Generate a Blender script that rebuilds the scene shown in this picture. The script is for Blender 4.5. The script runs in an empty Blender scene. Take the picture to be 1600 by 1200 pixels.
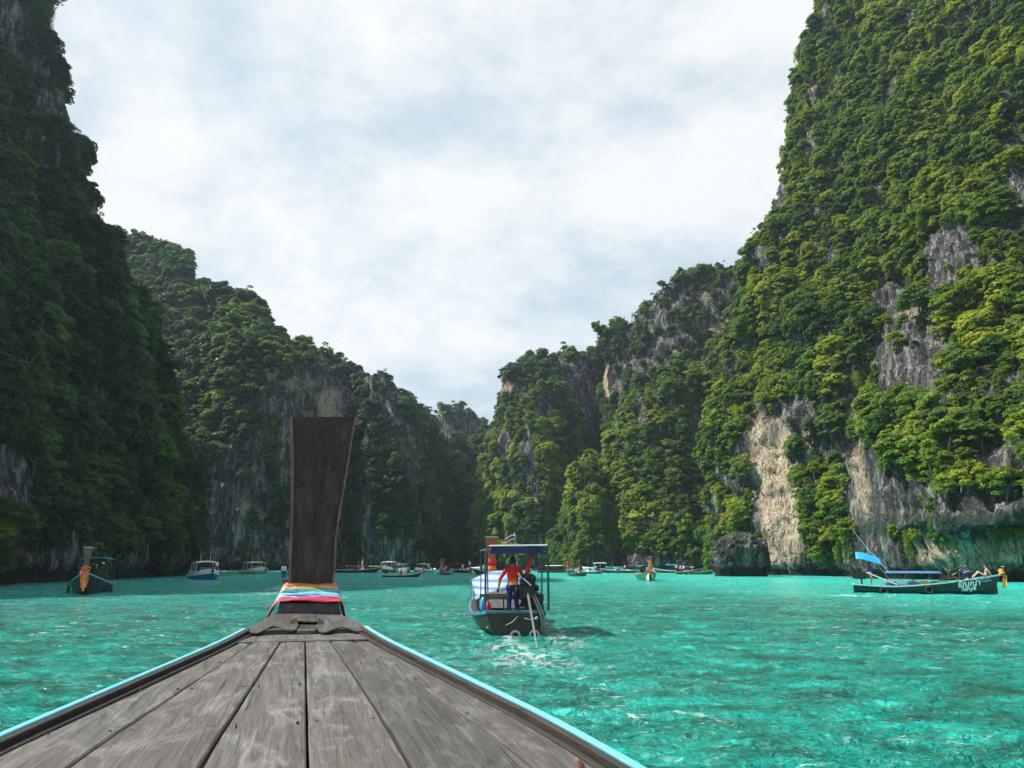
import bpy, bmesh, math, random
import numpy as np
from mathutils import Vector, Matrix, Euler

R = math.radians
random.seed(7)
rng = np.random.default_rng(7)
scene = bpy.context.scene
col = scene.collection

# ------------------------------------------------------------------ camera, sky, sun, exposure
CAM_H = 2.2
FPX = 1200.0
PITCH = math.atan(280 / FPX)
cam_data = bpy.data.cameras.new('camera')
cam = bpy.data.objects.new('camera', cam_data)
col.objects.link(cam)
cam.location = (0, 0, CAM_H)
cam.rotation_euler = (R(90) + PITCH, 0, 0)
cam_data.sensor_width = 36
cam_data.lens = 36 * FPX / 1600
cam_data.clip_start = 0.05
cam_data.clip_end = 5000
scene.camera = cam

SUN_AZ, SUN_EL = R(-81), R(50)          # azimuth from +Y, clockwise positive; elevation
SUN_DIR = Vector((math.sin(SUN_AZ) * math.cos(SUN_EL), math.cos(SUN_AZ) * math.cos(SUN_EL), math.sin(SUN_EL)))
sd = bpy.data.lights.new('sun', 'SUN')
sd.energy = 5.0
sd.angle = R(0.6)
sd.color = (1.0, 0.94, 0.84)
sun = bpy.data.objects.new('sun', sd)
col.objects.link(sun)
sun.rotation_euler = SUN_DIR.to_track_quat('Z', 'Y').to_euler()
sun.location = (-60, 10, 120)

world = bpy.data.worlds.new('World')
scene.world = world
world.use_nodes = True
wn, wl = world.node_tree.nodes, world.node_tree.links
wn.clear()
w_out = wn.new('ShaderNodeOutputWorld')
w_bg = wn.new('ShaderNodeBackground')
w_bg.inputs['Strength'].default_value = 0.1
w_sky = wn.new('ShaderNodeTexSky')
w_sky.sky_type = 'NISHITA'
w_sky.sun_disc = False
w_sky.sun_elevation = SUN_EL
w_sky.sun_rotation = SUN_AZ
w_sky.dust_density = 2.0
w_tc = wn.new('ShaderNodeTexCoord')
w_sep = wn.new('ShaderNodeSeparateXYZ')
wl.new(w_tc.outputs['Generated'], w_sep.inputs[0])
# the clouds lie on a plane high overhead: direction / height
w_z = wn.new('ShaderNodeMath'); w_z.operation = 'MAXIMUM'; w_z.inputs[1].default_value = 0.0
wl.new(w_sep.outputs['Z'], w_z.inputs[0])
w_za = wn.new('ShaderNodeMath'); w_za.operation = 'ADD'; w_za.inputs[1].default_value = 0.42
wl.new(w_z.outputs[0], w_za.inputs[0])
w_cx = wn.new('ShaderNodeMath'); w_cx.operation = 'DIVIDE'
wl.new(w_sep.outputs['X'], w_cx.inputs[0]); wl.new(w_za.outputs[0], w_cx.inputs[1])
w_cy = wn.new('ShaderNodeMath'); w_cy.operation = 'DIVIDE'
wl.new(w_sep.outputs['Y'], w_cy.inputs[0]); wl.new(w_za.outputs[0], w_cy.inputs[1])
w_co = wn.new('ShaderNodeCombineXYZ')
wl.new(w_cx.outputs[0], w_co.inputs[0]); wl.new(w_cy.outputs[0], w_co.inputs[1])
def w_noise(scale, detail, rough, dist, sx, sy, ox, rot=0.0):
    mp = wn.new('ShaderNodeMapping')
    mp.inputs['Scale'].default_value = (sx, sy, 1)
    mp.inputs['Location'].default_value = (ox, ox * 0.7, 0)
    mp.inputs['Rotation'].default_value = (0, 0, rot)
    wl.new(w_co.outputs[0], mp.inputs[0])
    n = wn.new('ShaderNodeTexNoise')
    n.inputs['Scale'].default_value = scale
    n.inputs['Detail'].default_value = detail
    n.inputs['Roughness'].default_value = rough
    n.inputs['Distortion'].default_value = dist
    wl.new(mp.outputs[0], n.inputs['Vector'])
    return n
def w_ramp(src, stops):
    r = wn.new('ShaderNodeValToRGB')
    el = r.color_ramp.elements
    while len(el) < len(stops): el.new(0.5)
    for e, (p, c) in zip(el, stops):
        e.position = p; e.color = c if len(c) == 4 else (*c, 1)
    wl.new(src, r.inputs[0])
    return r
n1 = w_noise(1.15, 11, 0.60, 0.25, 1.0, 1.0, 9.25, 0.5)
n2 = w_noise(3.0, 12, 0.66, 0.1, 0.9, 1.2, 14.0, -0.5)
n_mix = wn.new('ShaderNodeMath'); n_mix.operation = 'MULTIPLY_ADD'
n_mix.inputs[1].default_value = 0.45
wl.new(n2.outputs['Fac'], n_mix.inputs[0]); wl.new(n1.outputs['Fac'], n_mix.inputs[2])
cover = w_ramp(n_mix.outputs[0], [(0.56, (0.55,) * 3), (0.66, (0.88,) * 3), (0.76, (1, 1, 1))])
# thin cloud is pale grey blue, thick cloud nearly white
thick = w_ramp(n_mix.outputs[0], [(0.57, (2.9, 3.7, 4.25)), (0.68, (3.8, 4.4, 4.75)), (0.80, (5.5, 5.6, 5.65))])
w_mix = wn.new('ShaderNodeMix'); w_mix.data_type = 'RGBA'
wl.new(cover.outputs[0], w_mix.inputs['Factor'])
wl.new(w_sky.outputs[0], w_mix.inputs['A']); wl.new(thick.outputs[0], w_mix.inputs['B'])
wl.new(w_mix.outputs['Result'], w_bg.inputs['Color'])
wl.new(w_bg.outputs[0], w_out.inputs['Surface'])

scene.view_settings.view_transform = 'Standard'
scene.view_settings.look = 'None'
scene.view_settings.gamma = 1
scene.view_settings.use_curve_mapping = False
scene.view_settings.exposure = 0.80
scene.cycles.max_bounces = 6
scene.cycles.diffuse_bounces = 3
scene.cycles.glossy_bounces = 3
scene.cycles.transmission_bounces = 3
scene.cycles.volume_bounces = 0
scene.cycles.caustics_reflective = False
scene.cycles.caustics_refractive = False

# ------------------------------------------------------------------ geometry of the view
CP, SP = math.cos(PITCH), math.sin(PITCH)
def ray(u, v):
    x, y = (u - 800) / FPX, (600 - v) / FPX
    return x, CP - y * SP, SP + y * CP
def PY(u, v, Y):
    x, y, z = ray(u, v)
    t = Y / y
    return (x * t, Y, CAM_H + z * t)
def PZ(u, v, Z=0.0):
    x, y, z = ray(u, v)
    t = (Z - CAM_H) / z
    return (x * t, y * t, Z)
def PB(u, Y, z=-1.6):            # a point of the waterline at distance Y, seen at column u near the horizon
    return ((u - 800) / FPX * Y * CP + 0.0, Y, z)
def project(p):
    p = np.asarray(p, float)
    X, Y, Z = p[..., 0], p[..., 1], p[..., 2] - CAM_H
    zc = Y * CP + Z * SP
    yc = -Y * SP + Z * CP
    zc = np.where(np.abs(zc) < 1e-3, 1e-3, zc)
    return 800 + FPX * X / zc, 600 - FPX * yc / zc, zc

# ------------------------------------------------------------------ noise in numpy
_perm = rng.permutation(512).astype(np.int64)
_perm = np.concatenate([_perm, _perm])
_g = rng.normal(size=(512, 3)); _g /= np.linalg.norm(_g, axis=1)[:, None]
def perlin(p):
    p = np.asarray(p, float)
    i = np.floor(p).astype(np.int64); f = p - i
    w = f * f * f * (f * (f * 6 - 15) + 10)
    i &= 511
    out = np.zeros(len(p))
    for dx in (0, 1):
        wx = w[:, 0] if dx else 1 - w[:, 0]
        a = _perm[(i[:, 0] + dx) & 511]
        for dy in (0, 1):
            wy = w[:, 1] if dy else 1 - w[:, 1]
            b = _perm[(a + i[:, 1] + dy) & 511]
            for dz in (0, 1):
                wz = w[:, 2] if dz else 1 - w[:, 2]
                c = _perm[(b + i[:, 2] + dz) & 511]
                g = _g[c]
                out += wx * wy * wz * (g[:, 0] * (f[:, 0] - dx) + g[:, 1] * (f[:, 1] - dy) + g[:, 2] * (f[:, 2] - dz))
    return out
def fbm(p, octaves=4, gain=0.5, lac=2.03, ridge=False):
    s, a, tot = 0, 1.0, 0
    q = np.array(p, float)
    for k in range(octaves):
        n = perlin(q + 17.3 * k)
        if ridge: n = 0.5 - np.abs(n) * 1.6
        s = s + a * n; tot += a
        a *= gain; q = q * lac
    return s / tot * 1.6

# ------------------------------------------------------------------ materials
MATS = {}
def mat(name, rgb=(0.5, 0.5, 0.5), rough=0.6, metal=0.0, spec=0.5, var=0.12, vscale=6.0, bump=0.0, bscale=40.0,
        dirt=0.0, dirt_rgb=(0.05, 0.04, 0.03)):
    """plain painted / cloth / metal surface: colour with uneven wear, fine relief"""
    if name in MATS: return MATS[name]
    m = bpy.data.materials.new(name); m.use_nodes = True
    nt = m.node_tree; n, l = nt.nodes, nt.links
    b = n['Principled BSDF']
    b.inputs['Roughness'].default_value = rough
    b.inputs['Metallic'].default_value = metal
    b.inputs['Specular IOR Level'].default_value = spec
    tc = n.new('ShaderNodeTexCoord')
    ns = n.new('ShaderNodeTexNoise'); ns.inputs['Scale'].default_value = vscale; ns.inputs['Detail'].default_value = 5
    l.new(tc.outputs['Object'], ns.inputs['Vector'])
    r = n.new('ShaderNodeValToRGB')
    r.color_ramp.elements[0].position = 0.3; r.color_ramp.elements[1].position = 0.7
    r.color_ramp.elements[0].color = (*[c * (1 - var) for c in rgb], 1)
    r.color_ramp.elements[1].color = (*[min(1, c * (1 + var)) for c in rgb], 1)
    l.new(ns.outputs['Fac'], r.inputs[0])
    outc = r.outputs[0]
    if dirt > 0:
        n2 = n.new('ShaderNodeTexNoise'); n2.inputs['Scale'].default_value = vscale * 2.7; n2.inputs['Detail'].default_value = 8
        n2.inputs['Roughness'].default_value = 0.7
        l.new(tc.outputs['Object'], n2.inputs['Vector'])
        r2 = n.new('ShaderNodeValToRGB')
        r2.color_ramp.elements[0].position = 0.5; r2.color_ramp.elements[1].position = 0.72
        r2.color_ramp.elements[0].color = (0, 0, 0, 1); r2.color_ramp.elements[1].color = (dirt, dirt, dirt, 1)
        l.new(n2.outputs['Fac'], r2.inputs[0])
        mx = n.new('ShaderNodeMix'); mx.data_type = 'RGBA'
        l.new(r2.outputs[0], mx.inputs['Factor']); l.new(outc, mx.inputs['A'])
        mx.inputs['B'].default_value = (*dirt_rgb, 1)
        outc = mx.outputs['Result']
    l.new(outc, b.inputs['Base Color'])
    if bump > 0:
        nb = n.new('ShaderNodeTexNoise'); nb.inputs['Scale'].default_value = bscale; nb.inputs['Detail'].default_value = 4
        l.new(tc.outputs['Object'], nb.inputs['Vector'])
        bp = n.new('ShaderNodeBump'); bp.inputs['Strength'].default_value = bump; bp.inputs['Distance'].default_value = 0.01
        l.new(nb.outputs['Fac'], bp.inputs['Height']); l.new(bp.outputs[0], b.inputs['Normal'])
    MATS[name] = m
    return m

def wood_mat(name, dark, light, warm, scale=1.0, bump=0.35, cracks=0.8, per_plank=0.25, up=False):
    """weathered timber, grain along local Y"""
    m = bpy.data.materials.new(name); m.use_nodes = True
    n, l = m.node_tree.nodes, m.node_tree.links
    b = n['Principled BSDF']; b.inputs['Roughness'].default_value = 0.55
    b.inputs['Specular IOR Level'].default_value = 0.35
    tc = n.new('ShaderNodeTexCoord'); oi = n.new('ShaderNodeObjectInfo')
    off = n.new('ShaderNodeVectorMath'); off.operation = 'ADD'
    mul = n.new('ShaderNodeMath'); mul.operation = 'MULTIPLY'; mul.inputs[1].default_value = 37.0
    l.new(oi.outputs['Random'], mul.inputs[0])
    cb = n.new('ShaderNodeCombineXYZ'); l.new(mul.outputs[0], cb.inputs[1]); l.new(mul.outputs[0], cb.inputs[2])
    l.new(tc.outputs['Object'], off.inputs[0]); l.new(cb.outputs[0], off.inputs[1])
    def nz(sx, sy, sz, sc, det, rough, dist=0.0):
        if up: sy, sz = sz, sy
        mp = n.new('ShaderNodeMapping'); mp.inputs['Scale'].default_value = (sx * scale, sy * scale, sz * scale)
        l.new(off.outputs[0], mp.inputs[0])
        t = n.new('ShaderNodeTexNoise'); t.inputs['Scale'].default_value = sc; t.inputs['Detail'].default_value = det
        t.inputs['Roughness'].default_value = rough; t.inputs['Distortion'].default_value = dist
        l.new(mp.outputs[0], t.inputs['Vector'])
        return t.outputs['Fac']
    def rp(src, a, bb, ca=(0, 0, 0, 1), cb_=(1, 1, 1, 1)):
        r = n.new('ShaderNodeValToRGB')
        r.color_ramp.elements[0].position = a; r.color_ramp.elements[1].position = bb
        r.color_ramp.elements[0].color = ca; r.color_ramp.elements[1].color = cb_
        l.new(src, r.inputs[0]); return r.outputs[0]
    def mixc(f, a, c, mode='MIX'):
        x = n.new('ShaderNodeMix'); x.data_type = 'RGBA'; x.blend_type = mode
        if isinstance(f, float): x.inputs['Factor'].default_value = f
        else: l.new(f, x.inputs['Factor'])
        for s, k in ((a, 'A'), (c, 'B')):
            if isinstance(s, tuple): x.inputs[k].default_value = (*s, 1)
            else: l.new(s, x.inputs[k])
        return x.outputs['Result']
    grain = nz(26, 1.5, 26, 1.0, 8, 0.65, 0.9)
    fine = nz(110, 2.6, 110, 1.0, 5, 0.7, 0.2)
    patch = nz(3.2, 1.1, 3, 1.0, 6, 0.62, 0.6)
    blot = nz(7, 2.2, 7, 1.0, 9, 0.7, 1.2)
    crack = nz(48, 0.9, 48, 1.0, 6, 0.6, 0.35)
    c = mixc(rp(grain, 0.32, 0.70), dark, light)
    c = mixc(rp(patch, 0.40, 0.68, (0, 0, 0, 1), (0.75,) * 3 + (1,)), c, warm)
    c = mixc(rp(blot, 0.50, 0.66, (0, 0, 0, 1), (0.62,) * 3 + (1,)), c, tuple(min(1, x * 1.55) for x in light))
    c = mixc(rp(fine, 0.35, 0.75, (0.5,) * 3 + (1,), (0, 0, 0, 1)), c, tuple(x * 0.55 for x in dark))
    ck = rp(crack, 0.30, 0.36, (cracks,) * 3 + (1,), (0, 0, 0, 1))
    c = mixc(ck, c, tuple(x * 0.25 for x in dark))
    # scattered nail and worm holes
    vo = n.new('ShaderNodeTexVoronoi'); vo.inputs['Scale'].default_value = 5.5
    l.new(off.outputs[0], vo.inputs['Vector'])
    hole = rp(vo.outputs['Distance'], 0.022, 0.04, (0.85,) * 3 + (1,), (0, 0, 0, 1))
    c = mixc(hole, c, (0.012, 0.01, 0.008))
    # each board a little lighter or darker
    br = n.new('ShaderNodeMapRange'); br.inputs['To Min'].default_value = 1 - per_plank; br.inputs['To Max'].default_value = 1 + per_plank
    l.new(oi.outputs['Random'], br.inputs['Value'])
    vm = n.new('ShaderNodeVectorMath'); vm.operation = 'SCALE'
    l.new(c, vm.inputs[0]); l.new(br.outputs[0], vm.inputs['Scale'])
    l.new(vm.outputs[0], b.inputs['Base Color'])
    ad = n.new('ShaderNodeMath'); ad.operation = 'ADD'; l.new(grain, ad.inputs[0]); l.new(fine, ad.inputs[1])
    sb = n.new('ShaderNodeMath'); sb.operation = 'SUBTRACT'; l.new(ad.outputs[0], sb.inputs[0]); l.new(ck, sb.inputs[1])
    bp = n.new('ShaderNodeBump'); bp.inputs['Strength'].default_value = bump; bp.inputs['Distance'].default_value = 0.012
    l.new(sb.outputs[0], bp.inputs['Height']); l.new(bp.outputs[0], b.inputs['Normal'])
    rr = n.new('ShaderNodeMapRange'); rr.inputs['To Min'].default_value = 0.42; rr.inputs['To Max'].default_value = 0.75
    l.new(patch, rr.inputs['Value']); l.new(rr.outputs[0], b.inputs['Roughness'])
    MATS[name] = m
    return m

# ------------------------------------------------------------------ object helpers
def tag(o, label=None, cat=None, group=None, kind=None):
    if label: o['label'] = label
    if cat: o['category'] = cat
    if group: o['group'] = group
    if kind: o['kind'] = kind
    return o
def empty(name, loc=(0, 0, 0), rz=0.0, label=None, cat=None, group=None, scale=1.0, tilt=None):
    o = bpy.data.objects.new(name, None); col.objects.link(o)
    o.location = loc; o.rotation_euler = (tilt[0], tilt[1], rz) if tilt else (0, 0, rz)
    o.scale = (scale,) * 3
    o.empty_display_size = 0.2
    return tag(o, label, cat, group)
def mesh_from(name, verts, faces, smooth=False):
    me = bpy.data.meshes.new(name)
    me.from_pydata([tuple(v) for v in verts], [], [tuple(f) for f in faces])
    me.validate(); me.update()
    if smooth: me.shade_smooth()
    return me
def put(name, me, m, parent=None):
    o = bpy.data.objects.new(name, me); col.objects.link(o)
    if m is not None:
        me.materials.clear()
        for x in (m if isinstance(m, (list, tuple)) else [m]): me.materials.append(x)
    if parent is not None: o.parent = parent
    return o
class MB:
    """collects boxes, tubes and lofts into ONE mesh"""
    def __init__(s): s.v, s.f = [], []
    def add(s, vs, fs):
        k = len(s.v); s.v += [tuple(x) for x in vs]; s.f += [tuple(i + k for i in f) for f in fs]; return s
    def box(s, c, d, rot=None):
        x, y, z = d[0] / 2, d[1] / 2, d[2] / 2
        vs = [Vector((a * x, b * y, e * z)) for a in (-1, 1) for b in (-1, 1) for e in (-1, 1)]
        if rot is not None:
            q = Euler(rot).to_matrix(); vs = [q @ v for v in vs]
        vs = [v + Vector(c) for v in vs]
        return s.add(vs, [(0, 1, 3, 2), (4, 6, 7, 5), (0, 4, 5, 1), (2, 3, 7, 6), (0, 2, 6, 4), (1, 5, 7, 3)])
    def tube(s, pts, rad, n=8, cap=True):
        pts = [Vector(p) for p in pts]
        rads = rad if isinstance(rad, (list, tuple)) else [rad] * len(pts)
        vs, fs = [], []
        prev = None
        for i, p in enumerate(pts):
            d = (pts[min(i + 1, len(pts) - 1)] - pts[max(i - 1, 0)]).normalized()
            a = prev if prev is not None else (Vector((0, 0, 1)) if abs(d.z) < 0.9 else Vector((1, 0, 0)))
            x = d.cross(a).normalized(); y = x.cross(d).normalized(); prev = y
            for k in range(n):
                t = 2 * math.pi * k / n
                vs.append(p + (x * math.cos(t) + y * math.sin(t)) * rads[i])
        for i in range(len(pts) - 1):
            for k in range(n):
                fs.append((i * n + k, i * n + (k + 1) % n, (i + 1) * n + (k + 1) % n, (i + 1) * n + k))
        if cap:
            fs.append(tuple(range(n - 1, -1, -1))); fs.append(tuple((len(pts) - 1) * n + k for k in range(n)))
        return s.add(vs, fs)
    def torus(s, c, R0, r, axis='Y', n=20, m=8, sq=1.0, arc=(0, 2 * math.pi)):
        vs, fs = [], []
        full = abs(arc[1] - arc[0] - 2 * math.pi) < 1e-4
        nn = n if full else n + 1
        for i in range(nn):
            a = arc[0] + (arc[1] - arc[0]) * i / n
            for j in range(m):
                b = 2 * math.pi * j / m
                rr = R0 + r * math.cos(b); h = r * math.sin(b) * sq
                p = {'Y': (rr * math.cos(a), h, rr * math.sin(a)), 'Z': (rr * math.cos(a), rr * math.sin(a), h),
                     'X': (h, rr * math.cos(a), rr * math.sin(a))}[axis]
                vs.append((c[0] + p[0], c[1] + p[1], c[2] + p[2]))
        for i in range(n):
            i2 = (i + 1) % nn
            for j in range(m): fs.append((i * m + j, i2 * m + j, i2 * m + (j + 1) % m, i * m + (j + 1) % m))
        return s.add(vs, fs)
    def ball(s, c, r, n=10, m=7):
        rx, ry, rz = (r, r, r) if not isinstance(r, (tuple, list)) else r
        vs, fs = [(c[0], c[1], c[2] + rz)], []
        for i in range(1, m):
            th = math.pi * i / m
            for k in range(n):
                ph = 2 * math.pi * k / n
                vs.append((c[0] + rx * math.sin(th) * math.cos(ph), c[1] + ry * math.sin(th) * math.sin(ph), c[2] + rz * math.cos(th)))
        vs.append((c[0], c[1], c[2] - rz))
        for k in range(n): fs.append((0, 1 + k, 1 + (k + 1) % n))
        for i in range(m - 2):
            for k in range(n):
                a = 1 + i * n + k; b = 1 + i * n + (k + 1) % n
                fs.append((a, a + n, b + n, b))
        e = len(vs) - 1; o = 1 + (m - 2) * n
        for k in range(n): fs.append((e, o + (k + 1) % n, o + k))
        return s.add(vs, fs)
    def grid(s, rows, close=False):
        """rows: list of equal-length point lists"""
        n = len(rows[0]); vs = [p for r in rows for p in r]; fs = []
        for i in range(len(rows) - 1):
            for k in range(n - 1 + (1 if close else 0)):
                fs.append((i * n + k, i * n + (k + 1) % n, (i + 1) * n + (k + 1) % n, (i + 1) * n + k))
        return s.add(vs, fs)
    def slab(s, top, th):
        """extrude a polygon (list of 3D points) by vector th"""
        n = len(top); th = Vector(th)
        vs = [Vector(p) for p in top] + [Vector(p) + th for p in top]
        fs = [tuple(range(n)), tuple(range(2 * n - 1, n - 1, -1))] + [(i, i + n, (i + 1) % n + n, (i + 1) % n) for i in range(n)]
        return s.add(vs, fs)
    def build(s, name, m, parent=None, smooth=False, bevel=0.0, normals=True):
        me = mesh_from(name, s.v, s.f, smooth)
        if bevel > 0 or normals:
            bm = bmesh.new(); bm.from_mesh(me)
            if bevel > 0:
                es = [e for e in bm.edges if len(e.link_faces) == 2 and e.calc_face_angle(0) > 0.6]
                bmesh.ops.bevel(bm, geom=es, offset=bevel, segments=1, affect='EDGES', profile=0.6)
            if normals: bmesh.ops.recalc_face_normals(bm, faces=bm.faces)
            bm.to_mesh(me); bm.free()
            if smooth: me.shade_smooth()
        return put(name, me, m, parent)
def copy_tree(o, parent=None, label=None):
    c = o.copy(); col.objects.link(c)
    if parent is not None: c.parent = parent
    if label: c['label'] = label
    for ch in [x for x in KIDS.get(o.name, [])]: copy_tree(ch, c)
    return c
KIDS = {}
def index_kids():
    KIDS.clear()
    for o in scene.objects:
        if o.parent is not None: KIDS.setdefault(o.parent.name, []).append(o)
# ------------------------------------------------------------------ rock, leaves and water materials
def rock_material():
    m = bpy.data.materials.new('limestone'); m.use_nodes = True
    n, l = m.node_tree.nodes, m.node_tree.links
    b = n['Principled BSDF']; b.inputs['Roughness'].default_value = 0.9; b.inputs['Specular IOR Level'].default_value = 0.2
    tc = n.new('ShaderNodeTexCoord')
    def nz(sc, det, rough, s3=(1, 1, 1), dist=0.0):
        mp = n.new('ShaderNodeMapping'); mp.inputs['Scale'].default_value = s3
        l.new(tc.outputs['Object'], mp.inputs[0])
        t = n.new('ShaderNodeTexNoise'); t.inputs['Scale'].default_value = sc; t.inputs['Detail'].default_value = det
        t.inputs['Roughness'].default_value = rough; t.inputs['Distortion'].default_value = dist
        l.new(mp.outputs[0], t.inputs['Vector']); return t.outputs['Fac']
    def rp(src, stops):
        r = n.new('ShaderNodeValToRGB'); el = r.color_ramp.elements
        while len(el) < len(stops): el.new(0.5)
        for e, (p, c) in zip(el, stops):
            e.position = p; e.color = (*(c if isinstance(c, tuple) else (c,) * 3), 1)
        l.new(src, r.inputs[0]); return r.outputs[0]
    def mixc(f, a, c, mode='MIX'):
        x = n.new('ShaderNodeMix'); x.data_type = 'RGBA'; x.blend_type = mode
        if isinstance(f, (int, float)): x.inputs['Factor'].default_value = f
        else: l.new(f, x.inputs['Factor'])
        for s, k in ((a, 'A'), (c, 'B')):
            if isinstance(s, tuple): x.inputs[k].default_value = (*s, 1)
            else: l.new(s, x.inputs[k])
        return x.outputs['Result']
    def attr(name):
        a = n.new('ShaderNodeAttribute'); a.attribute_name = name; return a.outputs['Fac']
    def mul(a, c):
        x = n.new('ShaderNodeMath'); x.operation = 'MULTIPLY'
        l.new(a, x.inputs[0])
        if isinstance(c, float): x.inputs[1].default_value = c
        else: l.new(c, x.inputs[1])
        return x.outputs[0]
    streak = nz(0.9, 9, 0.65, (1, 1, 0.14), 0.4)
    streak2 = nz(2.6, 7, 0.65, (1, 1, 0.10), 0.3)
    blotch = nz(0.28, 9, 0.65, (1, 1, 0.6))
    grey = rp(streak, [(0.36, (0.022, 0.023, 0.025)), (0.47, (0.075, 0.076, 0.08)), (0.55, (0.20, 0.20, 0.20)), (0.61, (0.44, 0.43, 0.41)), (0.67, (0.16, 0.155, 0.15)), (0.74, (0.05, 0.05, 0.05))])
    cream = rp(streak2, [(0.34, (0.14, 0.09, 0.055)), (0.43, (0.55, 0.40, 0.25)), (0.52, (0.78, 0.68, 0.54)), (0.60, (0.66, 0.54, 0.40)), (0.68, (0.40, 0.22, 0.10))])
    c = mixc(mul(attr('cream'), rp(blotch, [(0.30, 0.35), (0.5, 1.0)])), grey, cream)
    moss = rp(nz(1.4, 8, 0.7, (1, 1, 0.35)), [(0.44, 0.0), (0.60, 1.0)])
    c = mixc(mul(attr('moss'), moss), c, (0.035, 0.07, 0.02))
    c = mixc(mul(attr('weed'), rp(streak2, [(0.35, 0.5), (0.55, 1.0)])), c, (0.03, 0.075, 0.05))
    c = mixc(mul(attr('tide'), 0.9), c, (0.022, 0.018, 0.014))
    wob = n.new('ShaderNodeTexNoise'); wob.inputs['Scale'].default_value = 0.35; wob.inputs['Detail'].default_value = 6
    l.new(tc.outputs['Object'], wob.inputs['Vector'])
    wv = n.new('ShaderNodeVectorMath'); wv.operation = 'MULTIPLY_ADD'; wv.inputs[1].default_value = (5, 5, 5)
    l.new(wob.outputs['Color'], wv.inputs[0]); l.new(tc.outputs['Object'], wv.inputs[2])
    mpv = n.new('ShaderNodeMapping'); mpv.inputs['Scale'].default_value = (1, 1, 0.13); l.new(wv.outputs[0], mpv.inputs[0])
    vo = n.new('ShaderNodeTexVoronoi'); vo.feature = 'DISTANCE_TO_EDGE'; vo.inputs['Scale'].default_value = 0.75
    l.new(mpv.outputs[0], vo.inputs['Vector'])
    fis0 = rp(vo.outputs['Distance'], [(0.01, 0.9), (0.09, 0.0)])
    fis = mul(fis0, rp(nz(0.5, 5, 0.6, (1, 1, 0.5)), [(0.42, 0.0), (0.60, 1.0)]))
    c = mixc(fis, c, (0.018, 0.017, 0.016))
    pits = rp(nz(1.9, 9, 0.72, (1, 1, 0.45), 0.5), [(0.36, 0.75), (0.46, 0.0)])
    c = mixc(pits, c, (0.03, 0.03, 0.03))
    l.new(c, b.inputs['Base Color'])
    h1 = nz(0.8, 12, 0.68, (1, 1, 0.3), 0.3); h2 = nz(3.5, 6, 0.7, (1, 1, 0.4))
    ad0 = n.new('ShaderNodeMath'); ad0.operation = 'MULTIPLY_ADD'; ad0.inputs[1].default_value = 0.35
    l.new(h2, ad0.inputs[0]); l.new(h1, ad0.inputs[2])
    ad = n.new('ShaderNodeMath'); ad.operation = 'MULTIPLY_ADD'; ad.inputs[1].default_value = -0.35
    l.new(fis, ad.inputs[0]); l.new(ad0.outputs[0], ad.inputs[2])
    bp = n.new('ShaderNodeBump'); bp.inputs['Strength'].default_value = 1.0; bp.inputs['Distance'].default_value = 2.2
    l.new(ad.outputs[0], bp.inputs['Height']); l.new(bp.outputs[0], b.inputs['Normal'])
    return m
ROCK = rock_material()

def leaf_material():
    m = bpy.data.materials.new('leaves'); m.use_nodes = True
    n, l = m.node_tree.nodes, m.node_tree.links
    n.clear()
    out = n.new('ShaderNodeOutputMaterial')
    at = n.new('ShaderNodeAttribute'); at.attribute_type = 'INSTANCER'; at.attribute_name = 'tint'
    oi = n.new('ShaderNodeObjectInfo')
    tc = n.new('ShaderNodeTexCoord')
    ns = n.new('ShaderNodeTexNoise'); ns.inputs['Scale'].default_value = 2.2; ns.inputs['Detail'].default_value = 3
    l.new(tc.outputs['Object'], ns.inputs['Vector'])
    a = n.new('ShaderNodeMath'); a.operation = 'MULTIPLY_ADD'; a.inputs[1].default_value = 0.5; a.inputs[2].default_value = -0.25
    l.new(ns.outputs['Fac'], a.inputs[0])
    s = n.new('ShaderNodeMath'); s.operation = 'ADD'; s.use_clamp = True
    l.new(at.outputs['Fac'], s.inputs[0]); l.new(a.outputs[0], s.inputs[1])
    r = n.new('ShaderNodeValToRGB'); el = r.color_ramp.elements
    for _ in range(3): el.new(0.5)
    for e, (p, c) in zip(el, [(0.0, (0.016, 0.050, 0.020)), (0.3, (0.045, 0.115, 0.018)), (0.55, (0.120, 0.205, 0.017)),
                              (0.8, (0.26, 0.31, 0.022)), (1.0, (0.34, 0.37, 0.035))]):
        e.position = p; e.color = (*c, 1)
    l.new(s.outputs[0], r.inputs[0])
    d = n.new('ShaderNodeBsdfPrincipled'); d.inputs['Roughness'].default_value = 0.5; d.inputs['Specular IOR Level'].default_value = 0.25
    l.new(r.outputs[0], d.inputs['Base Color'])
    t = n.new('ShaderNodeBsdfTranslucent')
    g = n.new('ShaderNodeVectorMath'); g.operation = 'MULTIPLY'; g.inputs[1].default_value = (1.5, 1.5, 0.8)
    l.new(r.outputs[0], g.inputs[0]); l.new(g.outputs[0], t.inputs['Color'])
    mx = n.new('ShaderNodeMixShader'); mx.inputs[0].default_value = 0.38
    l.new(d.outputs[0], mx.inputs[1]); l.new(t.outputs[0], mx.inputs[2]); l.new(mx.outputs[0], out.inputs['Surface'])
    return m
LEAF = leaf_material()
BARK = mat('bark', (0.16, 0.13, 0.10), 0.9, var=0.35, vscale=3, bump=0.6, bscale=12)

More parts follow.
